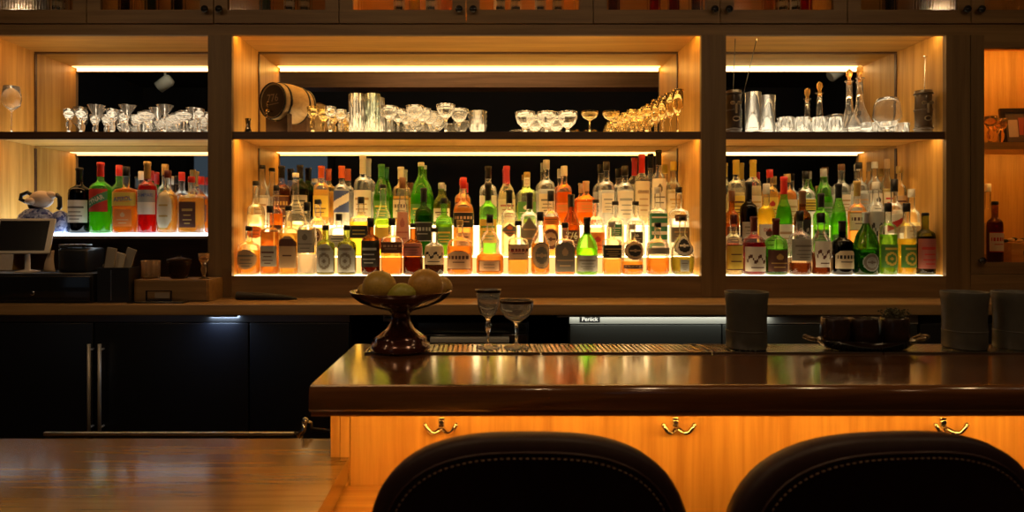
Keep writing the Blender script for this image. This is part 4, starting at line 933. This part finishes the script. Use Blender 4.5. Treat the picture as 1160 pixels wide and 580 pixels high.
for zz in (-.02, L-.09):
    p = [M @ Vector((sx*R*.85, 0, zz)) for sx in (-1, 1)]
    c = M @ Vector((0, 0, zz)); ax = (M @ Vector((1, 0, zz))-c)
    q = len(cr_.v); th = (M @ Vector((0, 0, zz+.03))-c)
    out_ = []
    N_ = 10
    for k in range(N_+1):
        s_ = -1+2*k/N_; h = zc_-math.sqrt(max(0, (R*1.06)**2-(s_*R*.8)**2)); out_.append((s_*R*.8, h))
    for (s_, h) in out_:
        base = c+ax*s_; cr_.v += [(base.x, base.y, 0), (base.x, base.y, h), (base.x+th.x, base.y+th.y, 0), (base.x+th.x, base.y+th.y, h)]
    for k in range(N_):
        a = q+4*k; cr_.face((a, a+1, a+5, a+4)); cr_.face((a+2, a+3, a+7, a+6)); cr_.face((a+1, a+3, a+7, a+5)); cr_.face((a, a+2, a+6, a+4))
    cr_.face((q, q+1, q+3, q+2)); a = q+4*N_; cr_.face((a, a+1, a+3, a+2))
cr_.build('cradle', shelf_dark, t)
# dark jigger beside the barrel
o = MB().lathe([(.016,0),(.018,.003),(.011,.03),(.010,.034),(.015,.07),(.0135,.07),(.009,.036),(.002,.036)], 20).build('jigger', solid((.25,.2,.14), .2, 1), None, (X(281, 3.35), 3.35, gz))
tag(o, 'slim dark metal jigger left of the cask', 'jigger')

# ------------------------------------------------------------------ glazed cabinet contents
for i, (px, Y) in enumerate(((1119, 3.40), (1131, 3.47), (1124, 3.56))): glass('cordial', 'cordial_glass', px+3, Y, zs, ('front','middle','rear')[i]+' small stemmed glass inside the glazed cabinet', None, 1.05, GLDC)
t = thing('picture_frame', 'dark framed picture leaning inside the glazed cabinet', 'picture', (X(1156, 3.5), 3.5, zs))
fw, fh = .17, .20
b = MB().box(-fw/2, fw/2, -.008, .008, 0, .022).box(-fw/2, fw/2, -.008, .008, fh-.022, fh).box(-fw/2, -fw/2+.022, -.008, .008, .022, fh-.022).box(fw/2-.022, fw/2, -.008, .008, .022, fh-.022)
b.build('frame', solid((.03,.02,.015), .25, coat=.4), t)
b = MB().box(-fw/2+.022, fw/2-.022, -.002, .004, .022, fh-.022, 0).box(-.05, -.005, -.003, -.002, .05, .14, 1).box(.0, .03, -.003, -.002, .06, .15, 2)
b.build('print', [solid((.10,.07,.05), .5), solid((.5,.40,.32), .5), solid((.35,.08,.05), .5)], t); t.rotation_euler = (math.radians(-8), 0, math.radians(-6))
zf2 = zfl
r = bottle('bottle', 1127, 228, 16, 'bordeaux', 'b', 'crimson', .66, 'k', .06, [(.18,.5,'rect',.95,'cream','red','title')], 3.40, zf2)
tag(r, 'dark red bottle with cream label inside the glazed cabinet', 'bottle')
r = bottle('bottle', 1119, 208, 14, 'spirit', 'c', 'pale', .5, 'w', .1, [(.1,.5,'rect',.95,'cream','red','crest')], 3.50, zf2)
tag(r, 'pale bottle behind the dark red one in the glazed cabinet', 'bottle')
o = MB().box(-.09, .09, -.06, .06, 0, .10, bev=.003).build('wooden_box', oak_x, None, (X(1137, 3.45)+.09, 3.46, zf2)); tag(o, 'plain oak box on the glazed cabinet floor', 'box')
lid = MB().box(-.03, .03, -.062, -.06, .04, .06).build('handle_slot', black, o)
b = MB(); 
for k in range(7): b.ball((-.075+.022*k, -.01*(k % 2), .112+.004*(k % 3)), .014, m=k % 2, sub=2, sc3=(1.2,1,.7))
o = b.build('dried_garland', [black, solid((.6,.45,.2), .4)], None, (X(1137, 3.45)+.09, 3.46, zf2-.003)); tag(o, 'dark and gold beaded trinket lying on the oak box', 'trinket')

# ------------------------------------------------------------------ left counter clutter
zk = Z_CT
t = thing('cash_drawer', 'black cash drawer with keyhole on the counter', 'cash drawer', (X(50, 3.03), 3.03, zk)); off = Matrix.Translation(Vector(t.location)).inverted()
zd = Z(310, 3.04); xa, xb = X(-35, 3.04), X(103, 3.04)
def DP(name, m, *q, bev=0):
    o = part(name, m, None, *q, bev); o.parent = t; o.matrix_parent_inverse = off; return o
DP('body', black, xa, xb, 3.055, 3.42, zk, zd, bev=.004)
DP('drawer_front', black_gloss, xa+.005, xb-.005, 3.04, 3.054, zk+.008, zd-.012, bev=.003)
o = MB().lathe([(.011,0),(.011,.004),(.007,.006)], 16, mat=Matrix.Translation((X(37, 3.04), 3.04, Z(332, 3.04))) @ Matrix.Rotation(PI/2, 4, 'X')).build('lock', chrome, t); o.matrix_parent_inverse = off
# tablet on its stand
t = thing('tablet', 'white-framed tablet tilted on a stand above the cash drawer', 'tablet', (X(28, 3.12), 3.14, zd)); 
b = MB().box(-.125, .125, -.006, .006, -.085, .085, bev=.004); o = b.build('frame', solid((.62,.58,.52), .35), t, (0, -.03, .165), (math.radians(-22), math.radians(-0), math.radians(8)))
o2 = MB().box(-.103, .103, -.0075, -.006, -.072, .072).build('screen', solid((.012,.012,.014), .15), o)
MB().lathe([(.05,0),(.05,.006),(.012,.012),(.010,.10),(.012,.13)], 20).build('stand', solid((.45,.40,.34), .4), t)
# paper slip above the tablet
o = MB().box(-.045, .045, -.002, .002, 0, .13).build('paper_card', solid((.55,.48,.38), .7), None, (X(2, 3.3), 3.30, zd), (math.radians(-10), 0, math.radians(10))); tag(o, 'cream paper card propped behind the tablet', 'card')
# receipt printer
t = thing('receipt_printer', 'black receipt printer on the cash drawer', 'printer', (X(92, 3.2), 3.22, zd))
MB().box(-.075, .06, -.08, .08, 0, .11, bev=.014).build('housing', black, t)
MB().box(-.07, .055, -.082, -.02, .112, .128, bev=.006).build('lid', black_gloss, t)
MB().box(-.055, .04, -.084, -.081, .118, .121).build('paper_slot', steel, t)
b = MB(); 
for k in range(9):
    a = k/8*1.3; y = -.095-.02*math.sin(a); b.v += [(-.10-.015*math.sin(a*1.5), y, .10-.095*k/8), (-.078-.0*a+.018*(k/8)**2, y, .10-.095*k/8)]
for k in range(8): b.face((2*k, 2*k+1, 2*k+3, 2*k+2), 0, True)
o = b.build('receipt', solid((.50,.36,.24), .7), t)
o.modifiers.new('thick', 'SOLIDIFY').thickness = .0006
# black caddy with folded menus
t = thing('menu_caddy', 'black upright caddy beside the cash drawer', 'caddy', (X(132, 3.1), 3.12, zk)); cw, ch = .070, Z(303, 3.08)-zk
b = MB().box(-cw, cw, -.05, -.046, 0, ch).box(-cw, cw, .046, .05, 0, ch).box(-cw, -cw+.004, -.046, .046, 0, ch).box(cw-.004, cw, -.046, .046, 0, ch).box(-cw, cw, -.046, .046, 0, .004); b.build('bin', black, t)
MB().box(-.010, -.006, -.0515, -.0502, .01, ch-.01).build('edge_strip', steel, t)
for i, (dx, h, tilt, c) in enumerate(((-.012, .235, 10, (.30,.26,.21)), (.006, .215, 15, (.42,.38,.31)), (.024, .24, 19, (.26,.23,.19)))):
    o = MB().box(-.022, .022, -.003, .003, 0, h, bev=.001).box(-.019, .019, .004, .006, 0, h*.97).build('folded_menu', solid(c, .7), None, (X(132, 3.1)+dx-.045, 3.10+.018*i, zk+.012), (0, math.radians(tilt), math.radians(-6)))
    tag(o, ('left','middle','right')[i]+'most folded paper menu fanned in the black caddy' if i != 1 else 'pale middle folded menu in the black caddy', 'menu')
for i, dx in enumerate((-.055, -.042)):
    o = MB().tube([(0,0,0), (.002,0,.155), (.003,0,.165)], [.003,.003,.005], 8).build('pen', chrome, None, (X(132, 3.1)-.042+dx*.3, 3.09+i*.02, zk+.006)); tag(o, ('front' if i == 0 else 'rear')+' metal pen standing in the black caddy', 'pen')
# oak drawer box with glasses on top
xa, xb = X(150, 3.10), X(238, 3.10); zb_ = Z(317, 3.10)
t = thing('oak_box', 'low oak box holding glasses at right of the caddy', 'box', ((xa+xb)/2, 3.2, zk)); off = Matrix.Translation(Vector(t.location)).inverted()
o = MB().box(xa, xb-.012, 3.115, 3.29, zk, zb_, bev=.003).build('body', shaded_oak_x, t); o.matrix_parent_inverse = off
o = MB().box(xa+.004, xb-.018, 3.108, 3.1148, zk+.006, zb_-.006).build('front', shaded_oak_x, t); o.matrix_parent_inverse = off
dim = crystal((.9,.75,.55), .05)
glass('tumbler', 'tumbler', 171, 3.19, zb_, 'ribbed tumbler standing on the oak box', None, .98, dim, 10)
def bowl(px, Y, s_, label):
    t = thing('glass_bowl', label, 'bowl', (X(px, Y), Y, zb_)); MB().lathe([(.040,0),(.044,.004),(.050,.03),(.060,.075),(.064,.095),(.061,.095),(.056,.07),(.044,.03),(.004,.012)], 24, ky=.95).build('body', crystal((.35,.22,.14), .04), t)
    MB().lathe([(.062,.0955),(.066,.099),(.064,.104),(.030,.112),(.010,.116),(.010,.124),(.003,.126)], 24).build('lid', crystal((.3,.2,.14), .05), t); t.scale = (s_,)*3
bowl(203, 3.20, .86, 'dark lidded glass bowl on the oak box')
glass('cordial', 'cordial_glass', 231, 3.17, zb_, 'little stemmed glass at right end of the oak box', None, .9, dim)
t = thing('card_tray', 'small black tray with a framed card before the oak box', 'tray', (X(180, 3.06), 3.065, zk))
MB().box(-.13, .12, -.035, .035, 0, .008, bev=.003).build('base', black_gloss, t)
b = MB().box(-.06, .055, -.004, .004, .009, .014).box(-.06, .055, -.004, .004, .05, .054).box(-.06, -.055, -.004, .004, .014, .05).box(.05, .055, -.004, .004, .014, .05); b.build('frame', black_gloss, t)
MB().box(-.02, .045, -.002, .002, .02, .045).build('card', solid((.25,.2,.15), .6), t)
# black tapered sheath on the counter
o = MB(); prf = [(-.14,.018,.034), (-.135,.030,.038), (.0,.03,.032), (.09,.024,.022), (.14,.008,.008)]
for x_, hw, h in prf:
    for k in range(12): a = 2*PI*k/12; o.v.append((x_, hw*math.cos(a), h/2+h/2*math.sin(a)))
for i in range(4):
    for k in range(12): o.face((i*12+k, i*12+(k+1) % 12, (i+1)*12+(k+1) % 12, (i+1)*12+k), 0, True)
o.face(range(12)); o.face(range(48, 60)); o = o.build('tool_roll', black_matte, None, (X(302, 3.2), 3.2, zk)); tag(o, 'black tapered tool roll lying at the left of the counter', 'tool roll')

# figurine on the glass shelf
fg = thing('figurine', 'blue speckled figurine with cream head and black ears', 'figurine', (X(44, 3.38), 3.38, Z_GS))
m, n, l = new_mat('blue_speckle'); out = n.new('ShaderNodeOutputMaterial'); bs = n.new('ShaderNodeBsdfPrincipled'); vo = n.new('ShaderNodeTexVoronoi'); vo.inputs['Scale'].default_value = 90
cr = n.new('ShaderNodeValToRGB'); cr.color_ramp.elements[0].color = (.05,.07,.30,1); cr.color_ramp.elements[1].color = (.42,.48,.75,1); cr.color_ramp.elements[0].position = .25; cr.color_ramp.elements[1].position = .7
tc = n.new('ShaderNodeTexCoord'); l.new(tc.outputs['Object'], vo.inputs['Vector']); l.new(vo.outputs['Color'], cr.inputs[0]); l.new(cr.outputs[0], bs.inputs['Base Color']); bs.inputs['Roughness'].default_value = .35; l.new(bs.outputs[0], out.inputs[0])
MB().lathe([(.08,0),(.098,.012),(.100,.05),(.086,.09),(.055,.115),(.02,.125)], 28, ky=.5).build('body', m, fg, (-.01, 0, 0))
MB().lathe([(.03,0),(.034,.01),(.034,.08),(.028,.10),(.01,.11)], 20).build('arm', m, fg, (.108, -.005, 0))
cream_m = solid((.62,.47,.36), .5)
MB().ball((.02, -.012, .165), .045, sc3=(1.25,.9,.95)).ball((-.012, -.045, .155), .026, sc3=(1,.8,.7)).ball((.062, -.01, .185), .026, sc3=(1,.8,.8)).build('head', cream_m, fg)
b = MB().tube([(-.028,0,.185),(-.055,0,.20),(-.085,0,.188),(-.090,0,.165),(-.065,0,.155),(-.035,0,.16)], .010, 10, closed=True).build('ear', black, fg)
MB().tube([(.085,.0,.19),(.102,0,.175),(.104,0,.13),(.095,0,.118)], .011, 10).build('ear', black, fg)
MB().ball((-.03,.0,.135), .022, sub=2).build('collar', black, fg)

# ------------------------------------------------------------------ things on the bar
Yf_ = 1.955; zz0 = TRAY_Z
s = F/Yf_; ux = lambda p: p/s
cx = X(454, Yf_)
h = lambda py: (398.5-py)/s
pw = thing('fruit_stand', 'dark red-brown pedestal bowl of citrus on the bar', 'bowl', (cx, Yf_, zz0))
pr = [(ux(33), 0), (ux(34), h(396)), (ux(33), h(391)), (ux(29), h(389)), (ux(30), h(385)), (ux(24), h(381)), (ux(15), h(374)), (ux(11), h(366)), (ux(10), h(358)), (ux(14), h(354)), (ux(30), h(350)), (ux(46), h(344)), (ux(54), h(338)), (ux(57), h(333.5)), (ux(57.5), h(332)), (ux(55), h(332)), (ux(50), h(340)), (ux(30), h(346.5)), (ux(2), h(348))]
MB().lathe(smooth_profile([(b_, a_) for a_, b_ in pr], 1) and pr, 40).build('pedestal_bowl', solid((.09,.025,.015), .18, .35, coat=.6), pw)
def citrus(px, py, rpx, col, name, label, dy=0, tip=False):
    Yv = Yf_+dy; r_ = rpx*Yv/F
    b = MB(); bm = bmesh.new(); bmesh.ops.create_uvsphere(bm, u_segments=28, v_segments=18, radius=1)
    for v in bm.verts:
        u = v.co.copy(); k = 1.0
        if tip: k = 1+.22*max(0, abs(u.z)-.8)/.2*.8
        v.co = Vector((u.x*r_, u.y*r_, u.z*r_*k*(1.1 if tip else .94)))
    b.add_bm(bm, 0, True)
    m_ = solid(col, .42, noise=160)
    o = b.build(name, m_, None, (X(px, Yv), Yv, Z(py, Yv)), (0, math.radians(80) if tip else .2, random.uniform(-.5, .5)))
    st = MB().lathe([(.0035, 0), (.003, .002), (.001, .003)], 8, mat=Matrix.Translation((0, 0, r_*.93*(1.0 if not tip else 1.25)))).build('stem_button', solid((.15,.14,.04), .6), o)
    return tag(o, label, 'fruit', 'citrus in the pedestal bowl')
citrus(430, 325, 19.5, (.60,.38,.07), 'grapefruit', 'large golden grapefruit at left in the pedestal bowl', -.005)
citrus(482, 324, 20.5, (.64,.33,.06), 'orange', 'big orange citrus at right in the pedestal bowl', -.010)
citrus(455, 333.5, 13, (.48,.44,.06), 'lemon', 'small yellow-green lemon at front centre of the bowl', -.068, True)
citrus(499, 326, 14, (.60,.34,.07), 'orange', 'citrus half hidden behind the big right one', .076)
citrus(415, 331, 11, (.60,.38,.07), 'lemon', 'lemon peeking out behind the left grapefruit', .070)
clear_g = crystal((1,1,1), .03)
Yg = 1.985; zt_ = TRAY_Z
def bar_glass(px, prof_px, base_py, name, label, extra=None):
    s = F/Yg; pr = [(a/s, (base_py-b_)/s) for a, b_ in prof_px]
    t = thing(name, label, 'glass', (X(px, Yg), Yg, zt_)); MB().lathe(pr, 32).build('bowl_and_stem', clear_g, t)
    if extra: (r_, py) = extra; MB().lathe([(r_/s+.0004, (base_py-py-3)/s), (r_/s+.0006, (base_py-py)/s)], 32, cap0=False, cap1=False).build('dark_rim_band', solid((.25,.16,.08), .2, 1), t)
bar_glass(553, [(14,393),(14,392.3),(5,391),(1.6,387),(1.3,378),(3,372),(3.6,367),(2,362),(4,358.5),(9,354),(12,344),(12.5,338),(15,327),(14.5,327),(11.9,338),(11.2,344),(8,353),(1,357)], 393, 'cordial_glass', 'slender flared glass with dark rim on the drip tray', (15,327))
bar_glass(585, [(15,394),(15,393.3),(5,392),(1.6,388),(1.3,378),(2.5,372),(1.8,368),(4,364.5),(13,359),(18,351),(19,343),(19,340),(18.4,340),(18.2,343),(17,351),(12,357.5),(1,362)], 394, 'coupe_glass', 'stemmed coupe glass right of the slender flared glass', (19,340))
# grey tumblers
stone = solid((.075,.07,.058), .55, noise=30, coat=.15)
for i, (px, lb) in enumerate(((845.5, 'grey stoneware tumbler standing alone behind the bar middle'), (1092.5, 'grey stoneware tumbler, left one of the right pair'), (1151, 'grey stoneware tumbler cut off by the right edge'))):
    s = F/1.985; Hh = 64/s; t = thing('stoneware_tumbler', lb, 'tumbler', (X(px, 1.985), 1.985, TRAY_Z), rz=.5*i, group='grey stoneware tumblers on the bar')
    r0 = 22/s; MB().lathe([(r0*.93,0),(r0,.004),(r0*1.0,Hh*.25),(r0*.985,Hh*.5),(r0*1.02,Hh*.8),(r0*1.08,Hh-.003),(r0*1.06,Hh),(r0*1.0,Hh-.002),(r0*.92,Hh*.5),(r0*.9,.012),(.002,.010)], 36).build('body', stone, t)
    MB().lathe([(r0*1.005,Hh*.30),(r0*1.02,Hh*.305),(r0*1.02,Hh*.315),(r0*1.0,Hh*.32)], 36, cap0=False, cap1=False).build('throwing_ridge', stone, t)
# tray of garnish cups
Yt = 1.97; s = F/Yt
t = thing('garnish_tray', 'dark oval handled tray carrying three garnish cups', 'tray', (X(981, Yt), Yt, TRAY_Z))
hh = 11/s
MB().lathe([(40/s,0),(46/s,.003),(58/s,hh*.9),(59/s,hh),(57/s,hh),(46/s,.008),(.01,.007)], 40, ky=.42).build('dish', black_gloss, t)
for sx in (-1, 1):
    MB().tube([(sx*56/s, 0, hh*.85), (sx*62/s, -.01, hh*1.05), (sx*70/s, 0, hh*1.25), (sx*66/s, .015, hh*1.2), (sx*57/s, .02, hh*.9)], [.004,.007,.006,.007,.004], 10).build('handle', solid((.14,.09,.04), .25, .6, coat=.3), t)
cup_m = solid((.03,.015,.010), .25, coat=.3, noise=40)
for i, px in enumerate((946, 978, 1013)):
    c = thing('garnish_cup', ('left glazed brown garnish cup, empty','middle glazed brown garnish cup with a few sprigs','right glazed brown garnish cup heaped with dark herbs')[i], 'cup', (X(px, Yt), Yt, TRAY_Z+.0085), group='garnish cups on the dark tray')
    r0 = 15.6/s; Hc = 32/s
    MB().lathe([(r0*.72,0),(r0*.85,.005),(r0*.98,Hc*.3),(r0,Hc*.7),(r0*.95,Hc-.002),(r0*.92,Hc),(r0*.88,Hc-.003),(r0*.86,Hc*.3),(.002,.008)], 32).build('body', cup_m, c)
    if i:
        b = MB(); nsp = 12 if i == 1 else 95; rr = random.Random(i)
        for k in range(nsp):
            a = rr.uniform(0, 2*PI); q = rr.uniform(0, r0*.75); p = Vector((q*math.cos(a), q*math.sin(a), Hc*.8)); e = p+Vector((rr.uniform(-.014,.014), rr.uniform(-.012,.012), rr.uniform(.008,.020 if i == 1 else .040)))
            b.tube([p, (p+e)/2+Vector((.002,0,.001)), e], .0008, 5)
            for _ in range(3 if i == 1 else 4): b.ball(e+Vector((rr.uniform(-.005,.005), rr.uniform(-.005,.005), rr.uniform(-.007,.003))), rr.uniform(.0015,.0032), sub=1, sc3=(1.3,.6,1))
        o = b.build('herb_sprigs', solid((.05,.045,.015), .6), None, (X(px, Yt), Yt, TRAY_Z+.0085)); tag(o, ('sparse' if i == 1 else 'bushy')+' dark herb sprigs in the '+('middle' if i == 1 else 'right')+' garnish cup', 'herbs'); o['kind'] = 'stuff'

# ------------------------------------------------------------------ bar stools
leather = solid((.030,.009,.008), .5, noise=60, spec=.3); leather_edge = solid((.045,.014,.010), .42, noise=60)
def stool(x, y, rz, hw, top_z, label):
    t = thing('bar_stool', label, 'bar stool', (x, y, 0), rz, 'leather bar stools at the bar')
    A, B, n_, th = hw, .20, 2.7, .028
    zc_ = top_z-B; NR, NA = 10, 72
    def curve(px_): return .45*px_*px_-.0           # wraps forward towards the ends (+y)
    def P_(k, rf, side):                             # rf radial fraction 0..1, side -1 camera face, +1 bar face
        a = 2*PI*k/NA; c, s_ = math.cos(a), math.sin(a); q = (abs(c)**n_+abs(s_)**n_)**(-1/n_)
        xx, zz_ = A*q*c*rf, B*q*s_*rf
        e = max(0, 1-((max(0, rf-.82))/.18)**2)**.5
        return (xx, curve(xx)+side*th*(.35+.65*e if rf < 1 else .0)+.10*(zz_+B)*.0, zc_+zz_)
    b = MB(); fr_ = [.25,.5,.7,.82,.88,.93,.97,.992,1.0]
    rings = [(f_, -1) for f_ in fr_]+[(f_, 1) for f_ in fr_[::-1][1:]]
    b.v.append((0, -th, zc_))
    for f_, sd in rings:
        for k in range(NA): b.v.append(P_(k, f_, sd))
    b.v.append((0, th, zc_)); e = len(b.v)-1
    for k in range(NA): b.face((0, 1+k, 1+(k+1) % NA), 0, True)
    for i in range(len(rings)-1):
        for k in range(NA): a0 = 1+i*NA+k; a1 = 1+i*NA+(k+1) % NA; b.face((a0, a1, a1+NA, a0+NA), 0, True)
    l0 = 1+(len(rings)-1)*NA
    for k in range(NA): b.face((l0+k, l0+(k+1) % NA, e), 0, True)
    bk = b.build('backrest', leather, t)
    # piping seam and stitches on the camera side
    sm = MB(); pts = [Vector(P_(k, .90, -1))+Vector((0, -.0005, 0)) for k in range(NA)]
    sm.tube(pts, .0022, 8, closed=True); sm.build('piping', leather_edge, bk)
    stt = MB(); big = []
    NA0 = NA; NA = 300
    for k in range(300): big.append(Vector(P_(k, .865, -1))+Vector((0, -.0012, 0)))
    NA = NA0
    # walk the seam with even stitches
    acc = 0; i = 0; 
    L_ = [0]
    for k in range(1, 301): L_.append(L_[-1]+(big[k % 300]-big[k-1]).length)
    def at_(d):
        d %= L_[-1]
        for k in range(300):
            if L_[k+1] >= d: u = (d-L_[k])/(L_[k+1]-L_[k]); return big[k].lerp(big[(k+1) % 300], u)
    d = 0
    while d < L_[-1]:
        p, q = at_(d), at_(d+.0045); stt.tube([p, (p+q)/2+Vector((0,-.0006,0)), q], .0011, 6); d += .0088
    stt.build('stitching', solid((.22,.13,.08), .6), bk)
    sy = .22; zs_ = .76
    MB().lathe([(.19,-.03),(.215,-.02),(.22,.02),(.20,.045),(.12,.055),(.01,.058)], 36, n=2.8, mat=Matrix.Translation((0, sy, zs_))).build('seat', leather, t)
    MB().box(-.16, .16, sy-.16, sy+.16, zs_-.055, zs_-.03, bev=.004).build('seat_frame', shelf_dark, t)
    for sx in (-1, 1):
        MB().tube([(sx*.12, sy-.12, zs_-.03), (sx*.13, sy-.20, zs_+.04), (sx*.13, curve(.13)+th*.2, zc_-.05), (sx*.13, curve(.13)+th*.1, zc_+.02)], .011, 12).build('back_support', dark_steel, t)
        for sy_ in (-1, 1): MB().tube([(sx*.14, sy+sy_*.14, zs_-.05), (sx*.20, sy+sy_*.19, 0)], [.018, .013], 12).build('leg', shelf_dark, t)
    MB().tube([(-.178, sy-.171, .25), (.178, sy-.171, .25), (.178, sy+.171, .25), (-.178, sy+.171, .25)], .009, 10, closed=True).build('footrest', brass, t)
Ys_ = .98
stool(X(600, Ys_), Ys_, math.radians(0), .236, Z(495.5, Ys_-.02), 'dark leather bar stool at centre with stitched rounded backrest')
stool(X(1013, Ys_), Ys_-.005, math.radians(5), .242, Z(494, Ys_-.02), 'dark leather bar stool at lower right cut off by the frame')
